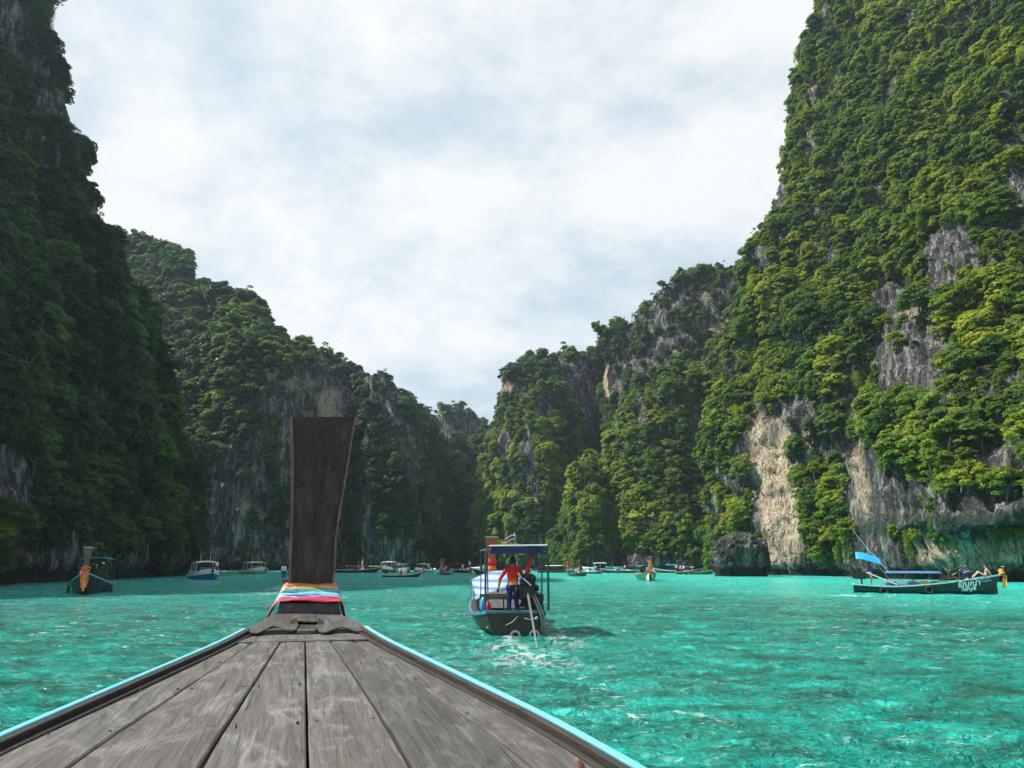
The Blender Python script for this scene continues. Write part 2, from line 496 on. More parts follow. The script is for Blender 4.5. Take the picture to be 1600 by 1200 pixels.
# ------------------------------------------------------------------ cliffs
def catmull(P, t):
    """P (n,...) control values, t positions in 0..n-1"""
    n = len(P); i = np.clip(np.floor(t).astype(int), 0, n - 2); f = (t - i)
    f = f.reshape(f.shape + (1,) * (P.ndim - 1))
    a, b, c, d = P[np.clip(i - 1, 0, n - 1)], P[i], P[i + 1], P[np.clip(i + 2, 0, n - 1)]
    return 0.5 * ((2 * b) + (c - a) * f + (2 * a - 5 * b + 4 * c - d) * f ** 2 + (3 * b - a - 3 * c + d) * f ** 3)
def resample(pts, n):
    P = np.array(pts, float)
    seg = np.linalg.norm(np.diff(P, axis=0), axis=1); cum = np.concatenate([[0], np.cumsum(seg)])
    dense_t = np.linspace(0, len(P) - 1, 240)
    D = P[np.clip(np.floor(dense_t).astype(int), 0, len(P) - 1)] * 0
    lo = np.clip(np.floor(dense_t).astype(int), 0, len(P) - 2); f = (dense_t - lo)[:, None]
    D = P[lo] * (1 - f) + P[lo + 1] * f
    c2 = np.concatenate([[0], np.cumsum(np.linalg.norm(np.diff(D, axis=0), axis=1))])
    s = np.linspace(0, c2[-1], n)
    return np.stack([np.interp(s, c2, D[:, k]) for k in range(3)], 1)

FOREST = []          # records of foliage points
def build_cliff(name, cols, res, amp=(4.0, 1.5, 0.5), freq=(0.035, 0.16, 0.7), bare=(), cream=(), weed=(), veg=1.0,
                tree=(2.6, 0.35), tint=(0.4, 0.16), label='', seed=0, plateau=50.0, fspace=2.6, tide=1.3, smooth_end=2.0,
                rock_thr=0.28, inset=1.5):
    """cols: columns from crest to waterline, each a list of (u, v, Y) plus a last (u, None, Y) on the water"""
    C = []
    for c in cols:
        pts = []
        for (u, v, Y) in c:
            pts.append(PB(u, Y) if v is None else PY(u, v, Y))
        top = pts[0]
        # the top runs back behind the crest
        k = plateau / max(1.0, math.hypot(top[0], top[1]))
        back = (top[0] * (1 + k), top[1] * (1 + k), top[2] + plateau * 0.05)
        C.append([np.array(back)] + [np.array(p) for p in pts])
    height = max(float(np.max(np.array(c)[:, 2])) for c in C)
    face = [resample(c[1:], 60) for c in C]
    base = np.array([f[-1] for f in face])
    topp = np.array([f[0] for f in face])
    mid = np.array([f[30] for f in face])
    seg = 0.5 * np.linalg.norm(np.diff(base, axis=0), axis=1) + 0.5 * np.linalg.norm(np.diff(mid, axis=0), axis=1)
    cum = np.concatenate([[0], np.cumsum(seg)])
    nc = int(cum[-1] / res) + 2
    hmax = max(np.linalg.norm(np.diff(np.array(f), axis=0), axis=1).sum() for f in face)
    nr = int(hmax / res) + 2
    nb = 14
    F = np.stack([np.concatenate([C[i][0] * (1 - s) + face[i][0] * s if False else (C[i][0] + (face[i][0] - C[i][0]) * s)[None] for s in np.linspace(0, 1, nb)[:-1]] + [resample(C[i][1:], nr)]) for i in range(len(C))])
    t = np.interp(np.linspace(0, cum[-1], nc), cum, np.arange(len(cum)))
    G = catmull(F, t)                      # (nc, rows, 3)
    nrow = G.shape[1]
    # soften the kinks down each column
    for _ in range(3):
        G[:, nb:-1] = 0.25 * G[:, nb - 1:-2] + 0.5 * G[:, nb:-1] + 0.25 * G[:, nb + 1:]
    P = G.reshape(-1, 3)
    def normals(G):
        du = np.gradient(G, axis=0); dv = np.gradient(G, axis=1)
        N = np.cross(du, dv); N /= np.linalg.norm(N, axis=2)[..., None] + 1e-9
        return N
    N = normals(G)
    mi = (nc // 2, nb + nr // 2)
    tocam = np.array([0, 0, CAM_H]) - G[mi]
    flip = 1.0 if np.dot(N[mi], tocam) > 0 else -1.0
    N *= flip
    Nf = N.reshape(-1, 3)
    zz = P[:, 2:3]
    q = P + seed * 31.7
    d = amp[0] * fbm(q * np.array([freq[0], freq[0], freq[0] * 0.7]), 3)
    d += amp[1] * fbm(q * np.array([freq[1], freq[1], freq[1] * 0.22]), 4, ridge=True)
    d += amp[1] * 0.8 * fbm(q * np.array([freq[1] * 0.8, freq[1] * 0.8, freq[1] * 1.3]) + 9, 3)
    d += amp[2] * fbm(q * np.array([freq[2], freq[2], freq[2] * 0.35]), 3, ridge=True)
    # the sea has cut a notch at the waterline
    notch = np.exp(-((P[:, 2] - 0.6) / 1.1) ** 2)
    d -= notch * 1.2 + inset
    if weed:
        u0, v0, _z = project(P)
        wm = np.zeros(len(P))
        for e in weed: wm = np.maximum(wm, np.clip(1.6 - np.hypot((u0 - e[0]) / (e[2] * 1.1), (v0 - e[1]) / (e[3] * 1.8)), 0, 1))
        d += wm * (0.8 * fbm(q * np.array([0.75, 0.75, 0.10]) + 40, 3, ridge=True) + 0.4 * fbm(q * np.array([0.35, 0.35, 0.3]) + 44, 3))
    P2 = P + Nf * d[:, None]
    G2 = P2.reshape(G.shape)
    N2 = normals(G2) * flip
    u, v, zc = project(P2)
    def blob(lst):
        a = np.zeros(len(P2))
        wob = 0.30 * fbm(P2 * np.array([0.09, 0.09, 0.09]) + 5.5, 3)
        for e in lst:
            cu, cv, ru, rv = e[:4]; sl = e[4] if len(e) > 4 else 0.0
            k = e[5] if len(e) > 5 else 1.0
            du = (u - cu - sl * (v - cv)) / ru; dv = (v - cv) / rv
            r = np.sqrt(du * du + dv * dv) + wob
            a = np.maximum(a, k * np.clip((1.25 - r) / 0.5, 0, 1))
        return a
    A_bare, A_cream, A_weed = blob(bare), blob(cream), blob(weed)
    rockn = fbm(P2 * np.array([0.07, 0.07, 0.022]) + seed * 3.1 + 50, 4)
    steep = 1 - np.clip(N2.reshape(-1, 3)[:, 2], 0, 1)
    rocky = np.clip((rockn - rock_thr) / 0.12, 0, 1) * np.clip((steep - 0.55) / 0.3, 0, 1)
    bare_all = np.maximum(np.maximum(A_bare, A_cream), np.maximum(A_weed, rocky))
    nzt = 1.5 * fbm(P2 * 0.2 + 3, 2)
    A_tide = np.clip((tide + 0.6 + nzt * 0.8 - P2[:, 2]) / 0.8, 0, 1)
    wiggle = fbm(P2 * 0.12 + 80, 2)
    bare_all = np.maximum(bare_all, np.clip((3.0 + 3.5 * wiggle - P2[:, 2]) / 1.2, 0, 1))
    # mesh
    nv = len(P2)
    idx = np.arange(nv).reshape(nc, nrow)
    a, b, c_, d_ = idx[:-1, :-1].ravel(), idx[1:, :-1].ravel(), idx[1:, 1:].ravel(), idx[:-1, 1:].ravel()
    quads = np.stack([a, b, c_, d_] if flip > 0 else [a, d_, c_, b], 1)
    me = bpy.data.meshes.new(name)
    me.vertices.add(nv); me.vertices.foreach_set('co', P2.ravel())
    me.loops.add(quads.size); me.loops.foreach_set('vertex_index', quads.ravel().astype(np.int32))
    me.polygons.add(len(quads)); me.polygons.foreach_set('loop_start', np.arange(0, quads.size, 4, dtype=np.int32))
    me.polygons.foreach_set('loop_total', np.full(len(quads), 4, dtype=np.int32))
    me.update(calc_edges=True); me.validate()
    me.shade_smooth()
    for nm, arr in (('cream', A_cream), ('moss', 1 - bare_all * 0.8), ('weed', A_weed), ('tide', A_tide)):
        at = me.attributes.new(nm, 'FLOAT', 'POINT'); at.data.foreach_set('value', arr.astype(np.float32))
    o = put(name, me, ROCK)
    tag(o, label, None, None, 'structure')
    # foliage points, one try per small patch of surface
    area = np.linalg.norm(np.cross(G2[1:, :-1] - G2[:-1, :-1], G2[:-1, 1:] - G2[:-1, :-1]), axis=2)
    ca = area.ravel()
    cell = np.arange(ca.size)
    ii, jj = cell // (nrow - 1), cell % (nrow - 1)
    vi = ii * nrow + jj
    dens = veg / (fspace ** 2) * (1 - bare_all[vi] * 0.985)
    pr = ca * dens
    cnt = rng.poisson(np.clip(pr, 0, 4))
    sel = np.repeat(vi, cnt)
    jit = rng.uniform(-0.5, 0.5, (len(sel), 3)) * res
    pos = P2[sel] + jit
    nn = N2.reshape(-1, 3)[sel]
    keep = (pos[:, 2] > 1.5) & (A_cream[sel] < 0.4)
    keep &= ~((jj[np.repeat(np.arange(ca.size), cnt)] < nb) & (rng.random(len(sel)) < 0.45))
    pos, nn = pos[keep], nn[keep]
    pu, pv, pz = project(pos)
    # drop what faces well away from every likely viewpoint
    vis = (pu > -260) & (pu < 1860) & (pv > -330)
    pos, nn, pu, pv, pz = pos[vis], nn[vis], pu[vis], pv[vis], pz[vis]
    sz = tree[0] * np.exp(rng.normal(0, tree[1], len(pos)))
    big = fbm(pos * 0.06 + 21, 2)
    sz *= np.clip(1 + 0.9 * big, 0.5, 1.6); sz = np.minimum(sz, tree[0] * 2.1)
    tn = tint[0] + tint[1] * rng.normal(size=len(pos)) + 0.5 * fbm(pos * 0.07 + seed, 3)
    FOREST.append(dict(cliff=name, pos=pos, nrm=nn, size=sz, tint=np.clip(tn, 0.0, 0.98), u=pu, v=pv, d=pz))
    return o

W = None
# near wall on the left, in the shade
A_cols = [
    [(-60, -100, 210), (-40, 200, 215), (20, 400, 220), (80, 600, 225), (120, W, 225)],
    [(40, -60, 112), (62, 0, 113), (75, 50, 114), (100, 100, 116), (125, 145, 117), (146, 200, 119), (150, 260, 121), (170, 310, 124), (182, 350, 126), (198, 390, 128), (214, 440, 131), (238, 500, 134), (262, 560, 138), (286, 620, 141), (302, 680, 144), (314, 740, 147), (322, 795, 150), (312, 840, 151), (305, W, 151)],
    [(-70, -90, 90), (10, 200, 92), (70, 400, 94), (130, 600, 97), (190, 750, 100), (200, 820, 100), (200, W, 102)],
    [(-220, -110, 72), (-90, 200, 75), (-10, 400, 77), (45, 600, 79), (90, 780, 80), (98, W, 83)],
    [(-420, -110, 60), (-220, 200, 62), (-100, 500, 65), (-25, 750, 67), (-5, W, 71)],
    [(-900, -150, 48), (-600, 200, 50), (-350, 600, 53), (-240, W, 57)],
    [(-2000, -300, 36), (-1400, 200, 38), (-900, 600, 41), (-760, W, 44)],
    [(-4200, -500, 24), (-3000, 200, 26), (-2000, 700, 28), (-1800, W, 30)],
]
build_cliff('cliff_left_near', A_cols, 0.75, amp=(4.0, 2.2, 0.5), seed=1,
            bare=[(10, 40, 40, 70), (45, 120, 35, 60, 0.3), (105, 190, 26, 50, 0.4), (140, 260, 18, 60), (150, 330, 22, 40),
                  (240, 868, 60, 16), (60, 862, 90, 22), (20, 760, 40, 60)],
            veg=1.15, tree=(1.25, 0.44), tint=(0.20, 0.11), fspace=1.6, rock_thr=0.30, plateau=30, inset=4.5,  # leaf tint lowered, painting the wall's shade into the leaves
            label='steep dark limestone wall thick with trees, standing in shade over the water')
# back wall on the left
C_cols = [
    [(60, 372, 340), (60, 520, 290), (60, 700, 250), (60, W, 245)],
    [(150, 372, 330), (150, 450, 300), (150, 520, 270), (150, 700, 240), (150, W, 235)],
    [(235, 374, 330), (240, 450, 300), (250, 520, 275), (255, 700, 245), (260, W, 240)],
    [(270, 390, 324), (276, 440, 303), (280, 512, 277), (285, 700, 245), (288, W, 239)],
    [(298, 405, 322), (303, 440, 308), (306, 510, 278), (310, 700, 245), (313, W, 238)],
    [(312, 448, 318), (316, 470, 306), (320, 520, 276), (322, 700, 245), (326, W, 238)],
    [(330, 458, 302), (335, 490, 290), (340, 535, 268), (345, 700, 244), (350, W, 238)],
    [(345, 452, 300), (350, 500, 280), (360, 545, 258), (365, 700, 243), (370, W, 238)],
    [(396, 462, 298), (400, 505, 280), (400, 548, 258), (405, 700, 245), (410, W, 240)],
    [(418, 488, 290), (424, 520, 277), (430, 556, 260), (434, 700, 248), (436, W, 242)],
    [(432, 516, 288), (440, 532, 275), (450, 560, 260), (455, 700, 250), (455, W, 245)],
    [(490, 549, 282), (495, 565, 272), (500, 590, 264), (505, 700, 257), (505, W, 252)],
    [(530, 566, 285), (535, 580, 276), (538, 605, 270), (545, 700, 264), (548, W, 258)],
    [(562, 586, 290), (568, 604, 283), (575, 640, 278), (590, 750, 270), (600, W, 265)],
    [(600, 630, 330), (640, 700, 330), (650, W, 320)],
]
build_cliff('cliff_left_far', C_cols, 1.0, amp=(3.0, 2.4, 0.7), seed=2,
            bare=[(480, 620, 90, 48), (350, 790, 50, 90), (400, 780, 22, 110), (306, 425, 9, 26), (420, 492, 10, 24), (440, 850, 40, 40),
                  (540, 840, 40, 60), (445, 700, 16, 60), (555, 770, 14, 60)],
            cream=[(425, 585, 10, 12, 0, 0.8), (515, 632, 22, 26, 0, 0.9), (470, 600, 30, 10, 0, 0.5), (382, 790, 7, 26, -0.2, 0.8), (372, 830, 6, 20, -0.2, 0.7), (405, 800, 5, 16, 0, 0.7)],
            veg=1.1, tree=(2.0, 0.33), tint=(0.34, 0.12), fspace=2.25, plateau=60, rock_thr=0.24,
            inset=2.0, label='tall green-topped limestone cliff at the back, its sheer face streaked grey')
C2_cols = [
    [(545, 610, 300), (540, 700, 300), (535, W, 300)],
    [(573, 588, 266), (560, 700, 255), (555, W, 252)],
    [(592, 579, 264), (590, 700, 252), (588, W, 246)],
    [(615, 593, 264), (618, 700, 252), (620, W, 246)],
    [(640, 618, 266), (648, 720, 256), (650, W, 250)],
    [(656, 642, 270), (670, 720, 262), (680, W, 256)],
    [(671, 672, 278), (684, 702, 275), (692, 745, 272), (700, 790, 270), (704, W, 267)],
    [(650, 640, 320), (690, 700, 320), (700, W, 320)],
]
build_cliff('cliff_pinnacle_far', C2_cols, 0.95, amp=(2.5, 1.8, 0.6), seed=3,
            bare=[(585, 605, 14, 26), (612, 630, 12, 40), (640, 700, 10, 60), (600, 860, 60, 22), (575, 800, 12, 60)],
            veg=1.0, tree=(1.8, 0.3), tint=(0.26, 0.10), fspace=2.15, plateau=14, rock_thr=0.20,
            label='dark rounded limestone pinnacle left of the gap between the cliffs')
D_cols = [
    [(600, 660, 390), (600, W, 380)], [(640, 655, 385), (640, W, 372)], [(660, 648, 380), (660, W, 366)],
    [(690, 653, 378), (690, W, 364)], [(700, 645, 376), (700, W, 362)], [(722, 644, 376), (722, W, 362)], [(740, 648, 378), (742, W, 364)],
    [(752, 664, 384), (756, 690, 384), (758, W, 372)], [(775, 700, 400), (790, W, 395)], [(820, 720, 420), (830, W, 415)],
]
build_cliff('cliff_gap_far', D_cols, 1.5, amp=(4, 2.5, 0.6), seed=4,
            bare=[(725, 664, 30, 22), (680, 665, 16, 16), (700, 690, 18, 16)], veg=0.9, tree=(2.1, 0.3), tint=(0.3, 0.1), fspace=2.6,
            plateau=22, rock_thr=0.18, label='farthest grey limestone ridge seen through the gap')
F_cols = [
    [(640, 760, 320), (640, W, 310)], [(668, 720, 312), (668, W, 300)], [(688, 694, 306), (688, W, 294)], [(701, 668, 304), (702, W, 290)],
    [(714, 684, 304), (716, W, 289)], [(730, 706, 304), (732, W, 288)], [(748, 722, 306), (750, W, 289)], [(775, 740, 312), (775, W, 295)], [(820, 760, 320), (820, W, 305)],
]
build_cliff('cliff_gap_near', F_cols, 1.2, amp=(3, 1.8, 0.5), seed=5, bare=[(702, 690, 8, 22)], veg=1.15, tree=(1.9, 0.3),
            tint=(0.28, 0.1), fspace=2.2, plateau=18, rock_thr=0.3, label='small wooded spur with a pointed top in the gap')
E0_cols = [
    [(720, 800, 330), (720, W, 330)],
    [(738, 704, 312), (742, 760, 308), (745, W, 303)], [(757, 672, 304), (760, 760, 296), (760, W, 292)],
    [(776, 656, 300), (778, 740, 292), (778, W, 288)], [(786, 620, 298), (788, 700, 290), (790, W, 284)],
    [(794, 585, 296), (800, 606, 291), (802, 630, 294), (805, W, 284)], [(826, 566, 296), (828, 600, 288), (828, 630, 290), (830, W, 282)],
    [(862, 557, 296), (862, 600, 288), (864, W, 280)], [(888, 546, 296), (888, 600, 289), (890, W, 280)],
    [(908, 546, 297), (912, 600, 290), (914, W, 280)], [(932, 552, 300), (938, 620, 294), (944, W, 284)], [(985, 545, 310), (985, W, 296)],
    [(1040, 535, 330), (1040, W, 316)],
]
build_cliff('cliff_middle_back', E0_cols, 1.1, amp=(3.5, 2.2, 0.6), seed=6,
            bare=[(905, 610, 28, 50), (925, 650, 18, 40), (800, 608, 24, 12), (765, 715, 14, 40), (890, 570, 30, 8)],
            cream=[(795, 606, 12, 5, 0, 0.7)], veg=1.05, tree=(1.9, 0.33), tint=(0.36, 0.12), fspace=2.2, plateau=40, rock_thr=0.22,
            label='wooded limestone mass behind the rounded pillar, bare grey rock on its brow')
E1_cols = [
    [(755, 800, 300), (735, W, 300)],
    [(752, 752, 276), (748, 820, 272), (750, W, 268)], [(772, 700, 262), (768, 800, 257), (770, W, 254)],
    [(796, 655, 256), (792, 760, 250), (795, W, 246)], [(820, 622, 252), (818, 740, 245), (820, W, 241)],
    [(845, 610, 251), (844, 740, 243), (845, W, 239)], [(869, 608, 253), (870, 740, 246), (872, W, 242)],
    [(890, 628, 258), (895, 740, 252), (900, W, 248)], [(905, 660, 268), (915, 760, 264), (925, W, 260)], [(925, 720, 300), (950, W, 295)],
]
build_cliff('cliff_middle_pillar', E1_cols, 0.95, amp=(2.5, 2.0, 0.6), seed=7,
            bare=[(825, 700, 11, 70, 0.05), (838, 770, 8, 40), (790, 690, 12, 40), (850, 640, 12, 22), (835, 860, 20, 22)],
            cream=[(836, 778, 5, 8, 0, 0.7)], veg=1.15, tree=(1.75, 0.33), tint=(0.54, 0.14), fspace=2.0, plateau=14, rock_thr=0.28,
            label='rounded wooded pillar of rock in the middle, sunlit on its left flank')
E2_cols = [
    [(975, 500, 330), (975, W, 330)],
    [(942, 520, 284), (944, 560, 283), (940, 625, 283), (948, 700, 272), (950, W, 262)],
    [(950, 514, 278), (954, 600, 274), (960, 700, 264), (962, W, 254)], [(984, 506, 274), (986, 600, 266), (988, W, 250)],
    [(1004, 476, 272), (1006, 580, 262), (1008, W, 246)], [(1050, 444, 268), (1052, 560, 256), (1054, W, 242)],
    [(1084, 428, 266), (1086, 560, 254), (1088, W, 240)], [(1122, 416, 264), (1124, 560, 252), (1126, W, 238)],
    [(1162, 412, 262), (1164, 560, 250), (1166, W, 238)], [(1230, 408, 262), (1230, W, 240)], [(1320, 410, 270), (1320, W, 250)],
]
build_cliff('cliff_middle_right', E2_cols, 1.0, amp=(4, 2.2, 0.6), seed=8,
            bare=[(960, 575, 20, 60, 0, .85), (1000, 550, 50, 45, 0, .9), (1060, 500, 60, 60, 0, .8), (1110, 470, 60, 40, 0, .78), (1130, 512, 28, 12, 0, .95)],
            cream=[(950, 600, 9, 26, 0.1, 0.95), (1135, 512, 22, 8, 0, 0.8), (1100, 462, 12, 8, 0, 0.4)],
            veg=1.25, tree=(1.35, 0.35), tint=(0.36, 0.13), fspace=1.7, plateau=50, rock_thr=0.24,
            label='high grey limestone cliff dotted with shrubs, behind the wooded slopes')
E3_cols = [
    [(880, 860, 255), (860, W, 255)],
    [(874, 845, 228), (868, W, 222)], [(888, 790, 222), (885, 850, 218), (883, W, 215)], [(902, 736, 218), (900, 820, 212), (900, W, 208)],
    [(916, 716, 216), (918, 810, 208), (920, W, 205)], [(932, 730, 217), (938, 820, 210), (942, W, 206)], [(946, 775, 222), (956, 840, 217), (962, W, 213)],
    [(955, 820, 250), (985, W, 250)],
]
build_cliff('cliff_wooded_cone', E3_cols, 0.85, amp=(2.0, 1.6, 0.5), seed=9, bare=[(905, 800, 4, 20)],
            veg=1.25, tree=(1.6, 0.3), tint=(0.58, 0.13), fspace=1.8, plateau=8, rock_thr=0.5,
            label='low cone-shaped wooded spur reaching down to the moored boats')
E4_cols = [
    [(950, 760, 250), (935, W, 250)],
    [(948, 712, 228), (946, 800, 222), (944, W, 215)], [(965, 668, 222), (962, 760, 214), (962, W, 207)],
    [(990, 622, 218), (990, 740, 208), (990, W, 200)], [(1015, 606, 216), (1018, 740, 205), (1020, W, 197)],
    [(1050, 590, 215), (1052, 740, 203), (1055, W, 195)], [(1080, 584, 216), (1085, 740, 203), (1090, W, 194)],
    [(1108, 568, 216), (1110, 740, 203), (1115, W, 194)], [(1135, 515, 217), (1138, 700, 204), (1140, W, 196)],
    [(1165, 480, 218), (1165, 700, 206), (1170, W, 198)], [(1230, 470, 225), (1230, W, 210)],
]
build_cliff('cliff_wooded_slope', E4_cols, 0.9, amp=(3.5, 2.0, 0.5), seed=10,
            bare=[(1000, 650, 8, 30), (1045, 640, 8, 18), (1000, 872, 60, 10)],
            veg=1.25, tree=(1.7, 0.33), tint=(0.58, 0.14), fspace=1.9, plateau=20, rock_thr=0.36,
            label='densely wooded slope with folds, under the high grey cliff')
# near wall on the right
B_cols = [
    [(1420, -80, 262), (1380, 200, 255), (1330, 400, 248), (1290, 640, 240), (1270, W, 236)],
    [(1302, -60, 190), (1284, 20, 190), (1246, 110, 188), (1228, 200, 186), (1214, 300, 184), (1208, 345, 182), (1174, 402, 180), (1162, 470, 180), (1140, 560, 180), (1118, 650, 180), (1114, 740, 180), (1108, 820, 180), (1112, W, 180)],
    [(1380, -90, 168), (1335, 100, 166), (1305, 300, 162), (1265, 400, 158), (1232, 500, 155), (1192, 620, 153), (1177, 700, 151), (1170, 800, 149), (1167, W, 149)],
    [(1490, -130, 150), (1440, 100, 147), (1395, 300, 144), (1352, 450, 141), (1300, 600, 137), (1268, 700, 136), (1254, 800, 135), (1248, W, 135)],
    [(1540, -140, 142), (1500, 100, 140), (1440, 300, 136), (1400, 450, 132), (1350, 600, 130), (1310, 700, 128), (1295, 800, 127), (1290, W, 127)],
    [(1640, -160, 128), (1580, 100, 124), (1520, 300, 120), (1455, 450, 116), (1390, 600, 112), (1352, 700, 111), (1340, 800, 111), (1335, W, 112)],
    [(1820, -200, 115), (1760, 100, 111), (1665, 300, 107), (1562, 500, 102), (1482, 650, 98), (1450, 780, 95.5), (1448, 826, 95), (1455, 848, 97), (1458, W, 97.5)],
    [(2050, -250, 104), (1980, 100, 100), (1850, 300, 96), (1740, 500, 91), (1650, 700, 86), (1600, 790, 84.5), (1602, 825, 84.3), (1610, 846, 86.5), (1612, W, 87)],
    [(2500, -300, 92), (2400, 100, 88), (2200, 400, 82), (2050, 650, 75), (1950, 780, 71), (1952, 826, 71), (1970, 848, 75), (1975, W, 76)],
    [(3600, -500, 80), (3400, 200, 72), (3000, 600, 62), (2820, 820, 56), (2850, W, 58)],
]
build_cliff('cliff_right_near', B_cols, 0.55, amp=(5.2, 2.8, 1.0), freq=(0.045, 0.16, 0.7), seed=11,
            bare=[(1430, 600, 60, 60), (1206, 750, 40, 135, 0.10), (1232, 790, 26, 100, 0.08), (1345, 700, 16, 150), (1440, 560, 45, 70), (1400, 470, 40, 40), (1330, 700, 18, 150), (1565, 730, 55, 60), (1400, 790, 90, 55), (1460, 480, 16, 50),
                  (1590, 320, 38, 55), (1490, 400, 50, 50), (1275, 150, 9, 40), (1268, 245, 9, 42), (1222, 300, 10, 44), (1418, 40, 8, 22), (1385, 560, 20, 70),
                  (1240, 640, 34, 26), (1500, 800, 120, 34), (1375, 860, 60, 34), (1292, 690, 12, 40), (1290, 30, 9, 30)],
            cream=[(1196, 745, 20, 115, 0.16, 1.0), (1228, 770, 24, 105, 0.10, 1.0), (1215, 868, 30, 20), (1332, 665, 11, 40, 0, 0.7), (1345, 750, 12, 60, 0.2, 0.75),
                   (1500, 868, 74, 24, 0, 0.85), (1590, 862, 40, 20, 0, 0.9), (1262, 690, 10, 40, 0, 0.6), (1268, 140, 6, 30, 0, 0.55), (1264, 250, 6, 34, 0, 0.55), (1476, 470, 9, 30, 0, 0.8),
                   (1300, 470, 6, 10, 0, 0.5), (1430, 490, 26, 12, 0, 0.45)],
            weed=[(1500, 815, 100, 12, 0, 1.0), (1590, 812, 60, 12, 0, 1.0), (1380, 825, 40, 14, 0, 0.9)],
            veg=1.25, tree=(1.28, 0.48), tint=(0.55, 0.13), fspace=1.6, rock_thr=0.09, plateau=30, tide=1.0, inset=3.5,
            label='sunlit limestone wall hung with trees, pale streaked rock low on its left')

# ------------------------------------------------------------------ trees
def crown_mesh(name, seed, nclump, nleaf, flat=0.62, leaf=0.085, spread=0.72):
    r = np.random.default_rng(seed)
    V, F = [], []
    cl = []
    for k in range(nclump):
        a = 2 * math.pi * (k * 0.618 + r.uniform(-.06, .06)); rad = spread * math.sqrt((k + 0.4) / nclump)
        h = flat * (1 - (rad / 1.05) ** 2) * r.uniform(0.55, 1.1) + r.uniform(-0.18, 0.08)
        cl.append((rad * math.cos(a), rad * math.sin(a), h, r.uniform(0.15, 0.33) * (0.62 if nclump > 40 else 1)))
    for k in range(max(3, nclump // 3)):        # lower, hanging clumps
        a = r.uniform(0, 6.28); rad = r.uniform(0.45, 0.9)
        cl.append((rad * math.cos(a), rad * math.sin(a), r.uniform(-0.5, 0.0), r.uniform(0.18, 0.30)))
    for (cx, cy, cz, cr) in cl:
        m = int(nleaf * (cr / 0.3) ** 2)
        d = r.normal(size=(m, 3)); d /= np.linalg.norm(d, axis=1)[:, None]
        d[:, 2] = np.where(d[:, 2] < -0.25, -d[:, 2], d[:, 2])
        rr = cr * r.uniform(0.72, 1.12, m)[:, None]
        c = np.array([cx, cy, cz]) + d * rr * np.array([1, 1, 0.72])
        nrm = d * 0.8 + np.array([0, 0, 0.55]) + r.normal(scale=0.42, size=(m, 3))
        nrm /= np.linalg.norm(nrm, axis=1)[:, None]
        t = np.cross(nrm, r.normal(size=(m, 3))); t /= np.linalg.norm(t, axis=1)[:, None] + 1e-9
        b = np.cross(nrm, t)
        s = leaf * r.uniform(0.55, 1.35, m)[:, None]
        k0 = len(V) * 4
        quad = np.stack([c - t * s, c - b * s * 0.6, c + t * s * 1.1, c + b * s * 0.6], 1)
        V.append(quad.reshape(-1, 3))
    V = np.concatenate(V)
    nq = len(V) // 4
    me = bpy.data.meshes.new(name)
    me.vertices.add(len(V)); me.vertices.foreach_set('co', V.ravel())
    me.loops.add(nq * 4); me.loops.foreach_set('vertex_index', np.arange(nq * 4, dtype=np.int32))
    me.polygons.add(nq); me.polygons.foreach_set('loop_start', np.arange(0, nq * 4, 4, dtype=np.int32))
    me.polygons.foreach_set('loop_total', np.full(nq, 4, dtype=np.int32))
    me.update(calc_edges=True)
    me.materials.append(LEAF)
    return me
def trunk_mesh(name, seed):
    r = random.Random(seed); mb = MB()
    bx, by = r.uniform(-.12, .12), r.uniform(-.12, .12)
    mb.tube([(0, 0, -0.95), (bx * .4, by * .4, -0.75), (bx, by, -0.45), (bx * 1.3, by, -0.05)], [0.075, 0.055, 0.045, 0.03], 6)
    for k in range(6):
        a = k * 1.05 + r.uniform(-.3, .3); q = r.uniform(0.4, 0.75)
        mb.tube([(bx, by, -0.5 + 0.05 * k), (bx + q * .5 * math.cos(a), by + q * .5 * math.sin(a), -0.18 + r.uniform(-.05, .1)), (q * math.cos(a), q * math.sin(a), 0.1 + r.uniform(0, .25))], [0.03, 0.02, 0.008], 5)
    me = mesh_from(name, mb.v, mb.f, True); me.materials.append(BARK)
    return me
CROWNS = [crown_mesh('crown', 10, 24, 170, 0.75, 0.062), crown_mesh('crown', 11, 21, 180, 0.85, 0.060, 0.6), crown_mesh('crown', 12, 46, 210, 0.62, 0.066, 0.75),
          crown_mesh('crown', 13, 20, 160, 0.75, 0.075, 0.62), crown_mesh('crown', 14, 44, 200, 0.70, 0.058, 0.7), crown_mesh('crown', 15, 19, 170, 1.05, 0.062, 0.5)]
SMALL = [crown_mesh('crown', 20, 7, 75, 0.5, 0.10, 0.62), crown_mesh('crown', 21, 8, 65, 0.7, 0.105, 0.55), crown_mesh('crown', 22, 6, 80, 0.9, 0.095, 0.45)]
